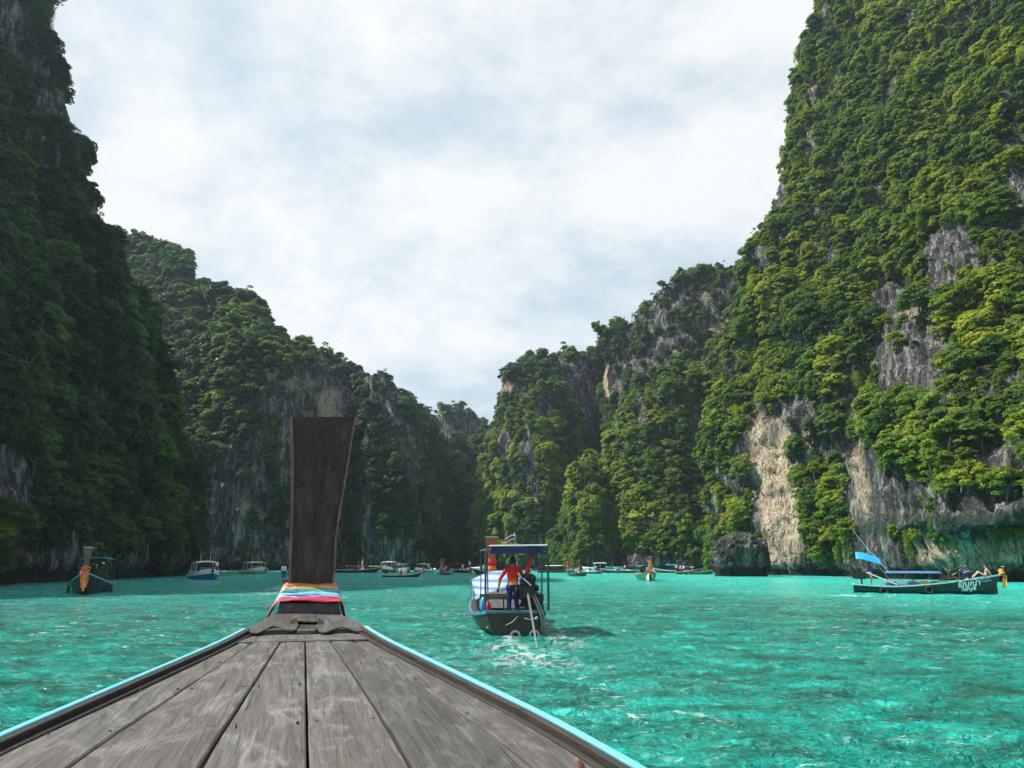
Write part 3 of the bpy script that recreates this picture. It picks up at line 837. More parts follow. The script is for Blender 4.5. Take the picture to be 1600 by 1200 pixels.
def vine_mesh(name, seed):
    r = np.random.default_rng(seed); V = []
    for k in range(16):
        x0, y0 = r.uniform(-.8, .8), r.uniform(-.25, .35); L0 = r.uniform(.7, 2.1); m = int(55 * L0)
        t = r.uniform(0, 1, m) ** .8
        c = np.stack([x0 + .10 * np.sin(t * 5 + k) + r.normal(scale=.07 * (1.2 - t)), y0 + r.normal(scale=.08, size=m), .35 - t * L0], 1) + r.normal(scale=.06, size=(m, 3))
        nrm = np.array([0, 0, .5]) + r.normal(scale=.6, size=(m, 3)); nrm /= np.linalg.norm(nrm, axis=1)[:, None]
        tt = np.cross(nrm, r.normal(size=(m, 3))); tt /= np.linalg.norm(tt, axis=1)[:, None] + 1e-9; b = np.cross(nrm, tt)
        s_ = .065 * r.uniform(.5, 1.3, m)[:, None]
        V.append(np.stack([c - tt * s_, c - b * s_ * .6, c + tt * s_ * 1.1, c + b * s_ * .6], 1).reshape(-1, 3))
    V = np.concatenate(V); nq = len(V) // 4
    me = bpy.data.meshes.new(name)
    me.vertices.add(len(V)); me.vertices.foreach_set('co', V.ravel())
    me.loops.add(nq * 4); me.loops.foreach_set('vertex_index', np.arange(nq * 4, dtype=np.int32))
    me.polygons.add(nq); me.polygons.foreach_set('loop_start', np.arange(0, nq * 4, 4, dtype=np.int32))
    me.polygons.foreach_set('loop_total', np.full(nq, 4, dtype=np.int32)); me.update(calc_edges=True); me.materials.append(LEAF)
    return me
VINES = [vine_mesh('creeper', 31), vine_mesh('creeper', 32)]
TRUNKS = [trunk_mesh('trunk', s) for s in range(4)]

def plant(pos, nrm, size, tint, rz, variant, label, group=None, lean=(0, 0)):
    e = empty('tree', (0, 0, 0), rz, label, 'tree', group)
    out = Vector((nrm[0], nrm[1], 0)); out = out.normalized() if out.length > 1e-3 else Vector((0, 0, 0))
    steep = 1 - max(0.0, min(1.0, nrm[2]))
    p = Vector(pos) + out * size * 0.35 * steep + Vector((0, 0, size * 0.55))
    if lean is None:
        a_ = random.uniform(.1, .6) * steep; x_, y_ = -out.y * a_, out.x * a_
        lean = (math.cos(rz) * x_ + math.sin(rz) * y_ + random.uniform(-.1, .1), -math.sin(rz) * x_ + math.cos(rz) * y_ + random.uniform(-.1, .1))
    e.location = p; e.rotation_euler = (lean[0], lean[1], rz); e.scale = (size, size, size * 0.9)
    for nm, me in (('trunk', TRUNKS[variant % 4]), ('crown', CROWNS[variant])):
        o = bpy.data.objects.new(nm, me); col.objects.link(o); o.parent = e
        if nm == 'crown': o['tint'] = float(tint)
    return e

# the trees that show largest stand as individuals
GROUPS = {'cliff_right_near': ('trees hanging on the sunlit near wall', 'leafy green tree clinging to the sunlit near limestone wall', 190),
          'cliff_left_near': ('trees on the shaded near wall', 'dark leafy tree growing on the shaded near limestone wall', 100)}
LAND = {'cliff_right_near': [(1240, 40, 'at the skyline of the sunlit wall'), (1225, 240, 'on the upper left edge of the sunlit wall'), (1330, 150, 'high on the sunlit wall beside tan streaks'),
                             (1440, 60, 'near the top of the sunlit wall'), (1560, 60, 'in the top corner of the sunlit wall'), (1350, 330, 'on the steep green middle of the sunlit wall'),
                             (1470, 260, 'among dense growth high on the sunlit wall'), (1580, 250, 'by the bare grey rock high at the edge'), (1200, 420, 'on the lower skyline of the sunlit wall'),
                             (1300, 460, 'above the pale streaked rock'), (1420, 440, 'beside the dark hollow in the sunlit wall'), (1560, 440, 'over the grey overhang near the edge'),
                             (1150, 560, 'on the left shoulder of the sunlit wall'), (1240, 570, 'just above the top of the pale streaks'), (1370, 600, 'on the ribs between the two bare faces'),
                             (1480, 560, 'in the thicket above the lettered boat'), (1570, 600, 'beside the bare grey face at the edge'), (1140, 720, 'left of the pale streaked rock'),
                             (1290, 720, 'right of the pale streaked rock'), (1400, 720, 'on the grey ribs above the awning boat'), (1490, 720, 'low in the thicket above the lettered boat'),
                             (1130, 830, 'down by the rounded boulder'), (1290, 840, 'low above the waterline by the streaks'), (1400, 830, 'low above the boat awning')],
        'cliff_left_near': [(30, 60, 'near the top of the shaded wall'), (120, 200, 'on the skyline of the shaded wall'), (60, 330, 'on the upper slope of the shaded wall'), (170, 400, 'on the right edge of the shaded wall'),
                            (60, 480, 'in the thicket at the left of the shaded wall'), (180, 540, 'halfway up the shaded wall'), (260, 620, 'on the lower right edge of the shaded wall'), (40, 640, 'low at the left of the shaded wall'),
                            (140, 680, 'above the dark boat by the shaded wall'), (280, 740, 'leaning out above the blue speedboat'), (60, 780, 'just above the dark foot of the shaded wall'), (200, 800, 'low over the water by the shaded wall')]}
def tree_label(rec, i):
    k = min(LAND[rec['cliff']], key=lambda q: (rec['u'][i] - q[0]) ** 2 + (rec['v'][i] - q[1]) ** 2)
    a = rec['size'][i]; t = rec['tint'][i]
    return '%s %s %s tree %s' % (('small', 'middling', 'large', 'very large')[int(np.searchsorted([1.7, 2.1, 2.5], a))],
                                 ('flat-topped', 'upright', 'wide', 'rounded', 'spreading', 'narrow')[made % 6],
                                 ('dark green', 'deep green', 'mid green', 'bright green', 'yellow-green')[int(np.searchsorted([.25, .42, .6, .8], t))], k[2])
made = 0
for rec in FOREST:
    rec['used'] = np.zeros(len(rec['pos']), bool)
    g = GROUPS.get(rec['cliff'])
    if not g: continue
    vis = (rec['u'] > -10) & (rec['u'] < 1610) & (rec['v'] > -10) & (rec['v'] < 905)
    app = np.where(vis, rec['size'] / rec['d'], 0)
    order = np.argsort(-app)[:g[2]]
    for i in order:
        s = rec['size'][i] * 1.08
        k = made % 6
        e = plant(rec['pos'][i], rec['nrm'][i], s, rec['tint'][i], rng.uniform(0, 6.28), k, tree_label(rec, i), g[0],
                  None)
        rec['used'][i] = True
        made += 1
_dup = {}
for o in scene.objects:
    if o.type == 'EMPTY' and o.get('category') == 'tree': _dup.setdefault(o['label'], []).append(o)
for lb_, os_ in _dup.items():
    if len(os_) < 2: continue
    os_.sort(key=lambda q: -q.location.z)
    for i_, o in enumerate(os_):
        o['label'] = ('topmost' if i_ == 0 else 'lowest' if i_ == len(os_) - 1 else 'second highest' if i_ == 1 else 'third highest' if i_ == 2 else 'lower') + ' ' + lb_
        o['label'] = ' '.join(o['label'].split()[:16])
_first = {}
for o in scene.objects:
    if o.type == 'MESH' and o.name.startswith('crown') and o.data.name not in _first: _first[o.data.name] = o
BIGSRC = [_first[m.name] for m in CROWNS]

# special trees the eye picks out
def special(u, v, cliff, size, tint, label, variant=0):
    rec = [r for r in FOREST if r['cliff'] == cliff][0]
    k = int(np.argmin((rec['u'] - u) ** 2 + (rec['v'] - v) ** 2))
    Y = rec['pos'][k][1]
    p = PY(u, v, Y - 2.5)
    e = plant(p, (0, 0, 1), size, tint, rng.uniform(0, 6), variant, label)
    e.location = p
special(1478, 690, 'cliff_right_near', 3.4, 0.62, 'large bright green tree bulging from the sunlit wall above the bare grey rock', 1)
special(1500, 752, 'cliff_right_near', 1.6, 0.97, 'small yellow-green bush below the large bright green tree', 3)
special(1572, 172, 'cliff_right_near', 2.6, 0.97, 'yellowish tree high on the sunlit wall near the top right corner', 4)
special(1270, 830, 'cliff_right_near', 3.0, 0.55, 'drooping green tree beside the pale streaked rock near the waterline', 2)
special(1582, 695, 'cliff_right_near', 1.3, 0.95, 'little yellow bush on bare grey rock at the edge of the picture', 5)
special(280, 800, 'cliff_left_near', 3.4, 0.42, 'spreading tree reaching out low over the water from the shaded wall', 2)
special(256, 850, 'cliff_left_near', 1.9, 0.60, 'bright green shrub just above the waterline of the shaded wall', 0)
special(240, 700, 'cliff_left_near', 3.6, 0.50, 'broad flat-crowned tree jutting from the shaded wall', 2)
special(50, 560, 'cliff_left_near', 3.2, 0.42, 'biggest leafy tree halfway up the shaded wall at the left edge', 4)

# undergrowth sources: three small bushes that stand on the near wall
BUSHSRC = []
rec = [r for r in FOREST if r['cliff'] == 'cliff_right_near'][0]
for k, (uu, vv) in enumerate([(1240, 560), (1420, 330), (1530, 640)]):
    j = int(np.argmin((rec['u'] - uu) ** 2 + (rec['v'] - vv) ** 2))
    o = bpy.data.objects.new('shrub', SMALL[k]); col.objects.link(o)
    o.location = Vector(rec['pos'][j]) + Vector((0, -1.0, 0.4)); o.scale = (1.6,) * 3; o['tint'] = 0.6
    tag(o, ['small round shrub on the sunlit wall above the pale streaked rock', 'small shrub high up among the trees of the sunlit wall', 'small shrub at the foot of the large bright green tree'][k], 'shrub')
    BUSHSRC.append(o)

for k, (uu, vv) in enumerate([(1262, 620), (1345, 640)]):
    j = int(np.argmin((rec['u'] - uu) ** 2 + (rec['v'] - vv) ** 2))
    o = bpy.data.objects.new('hanging_creeper', VINES[k]); col.objects.link(o)
    o.location = Vector(rec['pos'][j]) + Vector((0, -1.0, 0.4)); o.scale = (2.2,) * 3; o['tint'] = 0.6
    tag(o, ['curtain of creeper hanging just right of the top of the pale streaks', 'curtain of creeper hanging over the grey ribs above the awning boat'][k], 'creeper')
    BUSHSRC.append(o)

def forest_nodes(sources):
    ng = bpy.data.node_groups.new('forest', 'GeometryNodeTree')
    ng.interface.new_socket('Geometry', in_out='INPUT', socket_type='NodeSocketGeometry')
    ng.interface.new_socket('Geometry', in_out='OUTPUT', socket_type='NodeSocketGeometry')
    n, l = ng.nodes, ng.links
    gi, go = n.new('NodeGroupInput'), n.new('NodeGroupOutput')
    join = n.new('GeometryNodeJoinGeometry')
    for s in reversed(sources):
        oi = n.new('GeometryNodeObjectInfo'); oi.inputs['Object'].default_value = s; oi.transform_space = 'ORIGINAL'
        gt = n.new('GeometryNodeGeometryToInstance'); l.new(oi.outputs['Geometry'], gt.inputs[0]); l.new(gt.outputs[0], join.inputs[0])
    ip = n.new('GeometryNodeInstanceOnPoints')
    ip.inputs['Pick Instance'].default_value = True
    l.new(gi.outputs[0], ip.inputs['Points']); l.new(join.outputs[0], ip.inputs['Instance'])
    def na(name, typ):
        a = n.new('GeometryNodeInputNamedAttribute'); a.data_type = typ; a.inputs['Name'].default_value = name
        return a.outputs['Attribute']
    l.new(na('idx', 'INT'), ip.inputs['Instance Index'])
    er = n.new('FunctionNodeEulerToRotation'); l.new(na('rot', 'FLOAT_VECTOR'), er.inputs[0]); l.new(er.outputs[0], ip.inputs['Rotation'])
    l.new(na('scl', 'FLOAT_VECTOR'), ip.inputs['Scale'])
    l.new(ip.outputs[0], go.inputs[0])
    return ng
NG = forest_nodes(BIGSRC + BUSHSRC)
NBIG = len(BIGSRC)
for rec in FOREST:
    k = ~rec['used']
    pos, nrm, sz, tn = rec['pos'][k], rec['nrm'][k], rec['size'][k], rec['tint'][k]
    steep = np.clip(1 - nrm[:, 2], 0, 1)
    h = nrm.copy(); h[:, 2] = 0; h /= np.linalg.norm(h, axis=1)[:, None] + 1e-6
    # a layer of low growth under the trees
    m = len(pos)
    pos2 = np.repeat(pos, 2, 0) + rng.normal(scale=1.0, size=(2 * m, 3)) * np.array([0.7, 0.7, 1.0])
    pos2[:, 2] = np.maximum(pos2[:, 2], 1.2)
    sz2 = np.repeat(sz, 2) * rng.uniform(0.35, 0.62, 2 * m)
    tn2 = np.clip(np.repeat(tn, 2) + rng.normal(scale=0.12, size=2 * m), 0, 0.98)
    h2 = np.repeat(h, 2, 0)
    p1 = pos + h * (sz * 0.30 * steep)[:, None] + np.array([0, 0, 1.0]) * (sz * 0.25)[:, None]
    p2 = pos2 + h2 * (sz2 * 0.15)[:, None]
    allp = np.concatenate([p1, p2]); alls = np.concatenate([sz, sz2]); allt = np.concatenate([tn, tn2])
    near = rec['cliff'] in GROUPS
    if near: i1 = np.where((rng.random(m) < 0.12) & (steep > .6), rng.integers(NBIG + 3, NBIG + 5, m), rng.integers(0, NBIG, m))
    else: i1 = np.where(rng.random(m) < 0.6, rng.integers(0, NBIG, m), rng.integers(NBIG, NBIG + 3, m))
    i2 = np.where((rng.random(2 * m) < 0.38) & (np.repeat(steep, 2) > 0.6), rng.integers(NBIG + 3, NBIG + 5, 2 * m), rng.integers(NBIG, NBIG + 3, 2 * m))
    idx = np.concatenate([i1, i2]).astype(np.int32)
    me = bpy.data.meshes.new('forest_points')
    me.vertices.add(len(allp)); me.vertices.foreach_set('co', allp.astype(np.float32).ravel())
    q = me.attributes.new('idx', 'INT', 'POINT'); q.data.foreach_set('value', idx)
    rzv = np.where(idx >= NBIG + 3, rng.uniform(-.6, .6, len(allp)), rng.uniform(0, 6.28, len(allp)))
    H = np.concatenate([h, h2]); st_ = np.concatenate([steep, np.repeat(steep, 2)]); am = rng.uniform(.15, .85, len(allp)) * st_ * (idx < NBIG + 3)
    ax_, ay_ = -H[:, 1] * am, H[:, 0] * am
    rot = np.stack([np.cos(rzv) * ax_ + np.sin(rzv) * ay_ + rng.uniform(-.2, .2, len(allp)), -np.sin(rzv) * ax_ + np.cos(rzv) * ay_ + rng.uniform(-.2, .2, len(allp)), rzv], 1)
    q = me.attributes.new('rot', 'FLOAT_VECTOR', 'POINT'); q.data.foreach_set('vector', rot.astype(np.float32).ravel())
    scl = np.stack([alls, alls, alls * rng.uniform(0.75, 1.15, len(allp))], 1)
    q = me.attributes.new('scl', 'FLOAT_VECTOR', 'POINT'); q.data.foreach_set('vector', scl.astype(np.float32).ravel())
    q = me.attributes.new('tint', 'FLOAT', 'POINT'); q.data.foreach_set('value', allt.astype(np.float32))
    o = put('forest', me, LEAF)
    md = o.modifiers.new('forest', 'NODES'); md.node_group = NG
    tag(o, 'dense tree cover on the ' + {'cliff_right_near': 'sunlit near wall', 'cliff_left_near': 'shaded near wall', 'cliff_left_far': 'tall cliff at the back',
        'cliff_pinnacle_far': 'dark rounded pinnacle', 'cliff_gap_far': 'farthest ridge in the gap', 'cliff_gap_near': 'small pointed spur in the gap',
        'cliff_middle_back': 'mass behind the rounded pillar', 'cliff_middle_pillar': 'rounded pillar in the middle', 'cliff_middle_right': 'high grey cliff',
        'cliff_wooded_cone': 'cone-shaped spur', 'cliff_wooded_slope': 'folded slope under the grey cliff'}[rec['cliff']], 'forest', None, 'stuff')
    print('FOREST ZMAX', max(P_[2] for P_ in pos.tolist()) if len(pos) else 0)
    print('FOREST', rec['cliff'], len(allp))

ZTOP = max([float(r_['pos'][:, 2].max()) for r_ in FOREST] + [max((o_.matrix_world @ Vector(c_)).z for c_ in o_.bound_box) for o_ in scene.objects if o_.name.startswith('cliff')]) + 8
print('ZTOP', ZTOP)
# a lone rock stack in the water at the foot of the right wall
def boulder(u0, u1, vtop, vbase, label):
    c = PZ((u0 + u1) / 2, vbase, 0); w = (u1 - u0) / FPX * c[1] / 2; h = (vbase - vtop) / FPX * c[1]
    n, m = 110, 90
    th = np.linspace(0, math.pi * 2, n, endpoint=False); zz = np.linspace(0, 1, m)
    T, Z = np.meshgrid(th, zz)
    prof = np.interp(Z, [0, .06, .12, .2, .32, .6, .8, .93, 1.0], [1.02, .96, .80, .78, .98, .94, .74, .42, .0])
    X = np.cos(T) * prof * w; Y = np.sin(T) * prof * w * 0.85; ZZ = Z * (h + 0.8) - 0.8
    P = np.stack([X + 0.25 * w * (Z > 0.5) * (Z - .5), Y, ZZ], -1).reshape(-1, 3)
    nr = np.stack([np.cos(T), np.sin(T), Z - 0.3], -1).reshape(-1, 3)
    P = P + nr * (1.5 * fbm(P * np.array([.30, .30, .22]) + 3, 4, ridge=True) + 0.8 * fbm(P * 0.95 + 7, 4, ridge=True))[:, None] * np.minimum(1, 3 * (1 - Z.reshape(-1, 1)) + .25)
    idx = np.arange(n * m).reshape(m, n)
    fs = [(idx[i, j], idx[i, (j + 1) % n], idx[i + 1, (j + 1) % n], idx[i + 1, j]) for i in range(m - 1) for j in range(n)]
    me = mesh_from('rock_stack', P.tolist(), fs, True)
    a = me.attributes.new('tide', 'FLOAT', 'POINT'); a.data.foreach_set('value', np.clip((2.0 - P[:, 2]) / 0.6, 0, 1).astype(np.float32))
    a = me.attributes.new('moss', 'FLOAT', 'POINT'); a.data.foreach_set('value', np.full(n * m, 0.6, np.float32))
    o = put('rock_stack', me, ROCK); o.location = (c[0], c[1], 0)
    return tag(o, label, 'rock')
boulder(1124, 1192, 836, 901, 'rounded grey boulder with an undercut dark base rising from the shallow water')
# ------------------------------------------------------------------ water
def water_material():
    m = bpy.data.materials.new('lagoon_water'); m.use_nodes = True
    n, l = m.node_tree.nodes, m.node_tree.links
    b = n['Principled BSDF']; b.inputs['Roughness'].default_value = 0.06; b.inputs['IOR'].default_value = 1.5
    tc = n.new('ShaderNodeTexCoord')
    def nz(sc, det, rough, s3=(1, 1, 1), dist=0.0, rot=0.0):
        mp = n.new('ShaderNodeMapping'); mp.inputs['Scale'].default_value = s3; mp.inputs['Rotation'].default_value = (0, 0, rot)
        l.new(tc.outputs['Object'], mp.inputs[0])
        t = n.new('ShaderNodeTexNoise'); t.inputs['Scale'].default_value = sc; t.inputs['Detail'].default_value = det
        t.inputs['Roughness'].default_value = rough; t.inputs['Distortion'].default_value = dist
        l.new(mp.outputs[0], t.inputs['Vector']); return t.outputs['Fac']
    def rp(src, stops):
        r = n.new('ShaderNodeValToRGB'); el = r.color_ramp.elements
        while len(el) < len(stops): el.new(0.5)
        for e, (p, c) in zip(el, stops):
            e.position = p; e.color = (*(c if isinstance(c, tuple) else (c,) * 3), 1)
        l.new(src, r.inputs[0]); return r.outputs[0]
    def mixc(f, a, c):
        x = n.new('ShaderNodeMix'); x.data_type = 'RGBA'
        l.new(f, x.inputs['Factor'])
        for s, k in ((a, 'A'), (c, 'B')):
            if isinstance(s, tuple): x.inputs[k].default_value = (*s, 1)
            else: l.new(s, x.inputs[k])
        return x.outputs['Result']
    bed = nz(0.055, 6, 0.6, (1, 1, 1), 0.4)
    c = rp(bed, [(0.36, (0.0, 0.060, 0.042)), (0.46, (0.0, 0.22, 0.17)), (0.62, (0.0, 0.40, 0.32))])
    mid = rp(nz(0.8, 6, 0.65, (0.7, 1.3, 1), 0.8, 0.2), [(0.38, (0.0, 0.06, 0.042)), (0.55, (0.0, 0.34, 0.27)), (0.68, (0.01, 0.62, 0.53))])  # light and dark of the waves painted into the colour
    xm = n.new('ShaderNodeMix'); xm.data_type = 'RGBA'; xm.inputs['Factor'].default_value = 0.65
    l.new(c, xm.inputs['A']); l.new(mid, xm.inputs['B']); c = xm.outputs['Result']
    sh = n.new('ShaderNodeAttribute'); sh.attribute_name = 'shallow'  # pale shallows plus sky glare painted over the far water
    c = mixc(sh.outputs['Fac'], c, (0.02, 0.70, 0.58))
    fo = n.new('ShaderNodeAttribute'); fo.attribute_name = 'foam'
    fn = rp(nz(3.0, 8, 0.75, (1, 0.6, 1), 0.6), [(0.46, 0.0), (0.60, 1.0)])
    fm0 = n.new('ShaderNodeMath'); fm0.operation = 'MULTIPLY'; l.new(fo.outputs['Fac'], fm0.inputs[0]); l.new(fn, fm0.inputs[1])
    # pale flecks painted in to imitate sky glints on the chop
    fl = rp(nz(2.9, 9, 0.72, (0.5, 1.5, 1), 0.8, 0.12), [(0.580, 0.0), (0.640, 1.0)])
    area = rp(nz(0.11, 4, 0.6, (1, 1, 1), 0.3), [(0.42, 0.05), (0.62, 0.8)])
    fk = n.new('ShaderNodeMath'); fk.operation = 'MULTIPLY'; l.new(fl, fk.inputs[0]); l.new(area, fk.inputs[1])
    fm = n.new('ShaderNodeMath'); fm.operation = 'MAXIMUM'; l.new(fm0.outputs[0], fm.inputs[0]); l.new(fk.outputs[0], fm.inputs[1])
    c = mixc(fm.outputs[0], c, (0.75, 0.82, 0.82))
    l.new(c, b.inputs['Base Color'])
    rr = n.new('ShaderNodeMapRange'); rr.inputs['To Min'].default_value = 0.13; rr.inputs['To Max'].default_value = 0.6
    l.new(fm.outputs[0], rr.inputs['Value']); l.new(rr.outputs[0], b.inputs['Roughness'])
    h1 = nz(1.1, 5, 0.6, (0.75, 1.2, 1), 0.5, 0.3)
    h2 = nz(4.2, 5, 0.62, (0.8, 1.3, 1), 0.7, -0.4)
    ad = n.new('ShaderNodeMath'); ad.operation = 'MULTIPLY_ADD'; ad.inputs[1].default_value = 0.55
    l.new(h2, ad.inputs[0]); l.new(h1, ad.inputs[2])
    bp = n.new('ShaderNodeBump'); bp.inputs['Strength'].default_value = 1.0; bp.inputs['Distance'].default_value = 0.7
    l.new(ad.outputs[0], bp.inputs['Height']); l.new(bp.outputs[0], b.inputs['Normal'])
    return m
WATER = water_material()
def build_water():
    na_f, nr = 760, 560
    # finer towards the lagoon in front, coarser behind
    front = np.linspace(R(-44), R(44), na_f)
    back = np.linspace(R(44), R(316), 60)[1:-1]
    ang = np.concatenate([front, back])
    rad = np.concatenate([[0.5, 1.2, 2.0], np.geomspace(2.6, 430, nr), [520, 640]])
    Rg, Ag = np.meshgrid(rad, ang, indexing='ij')
    X, Y = np.sin(Ag) * Rg, np.cos(Ag) * Rg
    x, y = X.ravel(), Y.ravel()
    P = np.stack([x, y, np.zeros_like(x)], 1)
    z = 0.07 * fbm(P * np.array([0.35, 0.5, 1]), 2)
    z += 0.13 * fbm(P * np.array([0.75, 1.15, 1]) + 11, 3, ridge=True)
    z += 0.075 * fbm((P @ Matrix.Rotation(0.6, 3, 'Z')) * np.array([1.8, 2.8, 1]) + 5, 3, 0.55, ridge=True)
    r_ = Rg.ravel()
    z *= np.clip(1.25 - r_ / 260, 0.35, 1)
    P[:, 2] = z
    n0, n1 = len(rad), len(ang)
    idx = np.arange(n0 * n1).reshape(n0, n1)
    nx = np.roll(idx, -1, axis=1)
    quads = np.stack([idx[:-1].ravel(), idx[1:].ravel(), nx[1:].ravel(), nx[:-1].ravel()], 1)
    quads = quads[:, ::-1]
    me = bpy.data.meshes.new('water')
    me.vertices.add(len(P)); me.vertices.foreach_set('co', P.ravel())
    me.loops.add(quads.size); me.loops.foreach_set('vertex_index', quads.ravel().astype(np.int32))
    me.polygons.add(len(quads)); me.polygons.foreach_set('loop_start', np.arange(0, quads.size, 4, dtype=np.int32))
    me.polygons.foreach_set('loop_total', np.full(len(quads), 4, dtype=np.int32))
    me.update(calc_edges=True); me.shade_smooth()
    # pale sandy shallows to the right; the far end also has sky glare painted in
    u, v, zc = project(P)
    wob = fbm(P * 0.03 + 2, 3)
    shore = np.clip((x - 12 - 0.10 * y) / 30 + 0.6 * wob, 0, 1) * np.clip((y - 24) / 26 + 0.5 * wob, 0, 1)
    farb = np.clip((y - 38) / 80, 0, 1)
    shal_glare = np.clip(shore * 0.85 + farb * 0.75 * (x > -70), 0, 1)
    # the left of the lagoon and the rocky bed at the near right stay out of the pale tone
    shal_glare *= np.clip((x + 75) / 40, 0, 1)
    foam = np.zeros(len(P))
    def trail(p0, p1, w0, w1, k):
        nonlocal foam
        d = np.array(p1) - np.array(p0); L = np.linalg.norm(d); d = d / L
        q = P[:, :2] - np.array(p0)
        s = q @ d; t = np.abs(q @ np.array([-d[1], d[0]]))
        w = w0 + (w1 - w0) * np.clip(s / L, 0, 1)
        f = np.clip(1.2 - t / w, 0, 1) * np.clip(s / 0.4 + 1, 0, 1) * np.clip((L - s) / (0.5 * L), 0, 1)
        foam = np.maximum(foam, k * f)
    for (a, b, w0, w1, k) in FOAM: trail(a, b, w0, w1, k)
    a = me.attributes.new('shallow', 'FLOAT', 'POINT'); a.data.foreach_set('value', shal_glare.astype(np.float32))
    pass
    a = me.attributes.new('foam', 'FLOAT', 'POINT'); a.data.foreach_set('value', foam.astype(np.float32))
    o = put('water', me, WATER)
    return tag(o, 'rippled emerald lagoon water', None, None, 'structure')
def wz(u, v):
    p = PZ(u, v, 0); return (p[0], p[1])
FOAM = [(wz(815, 1012), wz(850, 1062), 0.35, 1.6, 1.0), (wz(800, 996), wz(760, 1040), 0.2, 0.7, 0.7), (wz(860, 985), wz(905, 1030), 0.2, 0.8, 0.7),
        (wz(1335, 932), wz(1300, 934), 1.0, 2.5, 0.9), (wz(1340, 933), wz(1545, 933), 0.35, 0.5, 0.8),
        (wz(342, 904), wz(378, 901), 1.4, 2.2, 0.9), (wz(300, 909), wz(345, 909), 0.8, 0.8, 0.8), (wz(412, 899), wz(440, 896), 1.5, 2.5, 0.8),
        (wz(105, 931), wz(165, 932), 0.4, 0.6, 0.7), (wz(445, 915), wz(425, 935), 0.6, 2.0, 0.8)]
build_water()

def haze_box():
    mb = MB(); mb.box((0, 0, (ZTOP - 3) / 2), (1500, 1500, ZTOP + 3))
    o = mb.build('haze', None)
    m = bpy.data.materials.new('haze'); m.use_nodes = True
    n, l = m.node_tree.nodes, m.node_tree.links; n.clear()
    out = n.new('ShaderNodeOutputMaterial'); v = n.new('ShaderNodeVolumePrincipled')
    v.inputs['Color'].default_value = (0.62, 0.80, 1.0, 1); v.inputs['Density'].default_value = HAZE
    v.inputs['Anisotropy'].default_value = 0.3
    l.new(v.outputs[0], out.inputs['Volume'])
    o.data.materials.clear(); o.data.materials.append(m)
    tag(o, 'thin pale sea haze filling the lagoon', None, None, 'stuff')
HAZE = 0.00019
haze_box()
# ------------------------------------------------------------------ our own longtail boat, seen from its foredeck
DECK_WOOD = wood_mat('weathered_deck', (0.036, 0.032, 0.030), (0.175, 0.170, 0.168), (0.080, 0.066, 0.056), 1.0, 0.55)
DARK_WOOD = wood_mat('dark_wood', (0.016, 0.014, 0.013), (0.060, 0.052, 0.046), (0.035, 0.026, 0.020), 1.0, 0.4)
PROW_WOOD = wood_mat('prow_wood', (0.007, 0.0045, 0.006), (0.085, 0.056, 0.058), (0.070, 0.032, 0.028), 1.0, 0.9, 0.9, 0.05, up=True)
STRIP_WOOD = wood_mat('strip_wood', (0.10, 0.045, 0.028), (0.33, 0.19, 0.13), (0.16, 0.08, 0.05), 1.6, 0.5, up=True)
TEAL = mat('turquoise_paint', (0.14, 0.46, 0.53), 0.35, var=0.12, vscale=9, dirt=0.25, dirt_rgb=(0.10, 0.28, 0.30), bump=0.1)
DECK_A = CAM_H - 0.54 - 0.02 * 5.45
def deckz(Y): return DECK_A + 0.02 * Y
def PD(u, v, dz=0.0):
    x, y, z = ray(u, v)
    t = (DECK_A + dz - CAM_H) / (z - 0.02 * y)
    return Vector((x * t, y * t, CAM_H + z * t))
_F = PD(478, 1003); _N = PD(482, 1198)
_ax = (_F - _N); _ang = math.atan2(-_ax.x, _ax.y)
own = empty('longtail_boat', (_F.x, _F.y, 0), _ang, 'weathered grey plank foredeck of the wooden boat the view is taken from', 'boat')
_inv = (Matrix.Translation((_F.x, _F.y, 0)) @ Matrix.Rotation(_ang, 4, 'Z')).inverted()
def L(p): return _inv @ Vector(p)
def dz_local(y): return deckz(_F.y + y * math.cos(_ang))
def _line(p, q):
    a, b = L(PD(*p)), L(PD(*q))
    k = (b.x - a.x) / (b.y - a.y)
    return a.x - k * a.y, k
_lines = [_line((378, 1001.5), (-40, 1198)), _line((398, 1003), (106, 1198)), _line((439, 1003), (311, 1198)), _line((477, 1003), (482, 1198)),
          _line((517, 1003), (648, 1198)), _line((553, 1003), (848, 1198)), _line((579, 1000), (958, 1198))]
def edge_x(i, y):
    """lateral place of deck line i (0 left edge, 6 right edge) at y; the flare eases off aft"""
    c, k = _lines[i]
    ys = max(y, -2.6); r = c + k * ys
    if y < -2.6:
        s_ = -2.6 - y; r += k * (-1.1) * (1 - math.exp(-s_ / 1.1))
    return r
def halfw(y): return 0.5 * (edge_x(6, y) - edge_x(0, y))
YB = -3.9
for i in range(6):
    gap = 0.0045
    ys = np.linspace(-0.02, YB, 20)
    rows = []
    warp = rng.uniform(-0.004, 0.004)
    for y in ys:
        z = dz_local(y) + warp + 0.004 * math.sin(y * 1.3 + i)
        xl, xr = edge_x(i, y) + gap + rng.uniform(-.0012, .0012), edge_x(i + 1, y) - gap + rng.uniform(-.0012, .0012)
        cup = 0.003
        rows.append([(xl, y, z - 0.045), (xl, y, z - 0.006), (xl + 0.006, y, z), (xl * .5 + xr * .5, y, z + cup), (xr - 0.006, y, z), (xr, y, z - 0.006), (xr, y, z - 0.045)])
    mb = MB(); mb.grid(rows, close=True)
    mb.add(rows[0], [tuple(range(7))]); mb.add(rows[-1], [tuple(range(6, -1, -1))])
    mb.build('plank', DECK_WOOD, own)
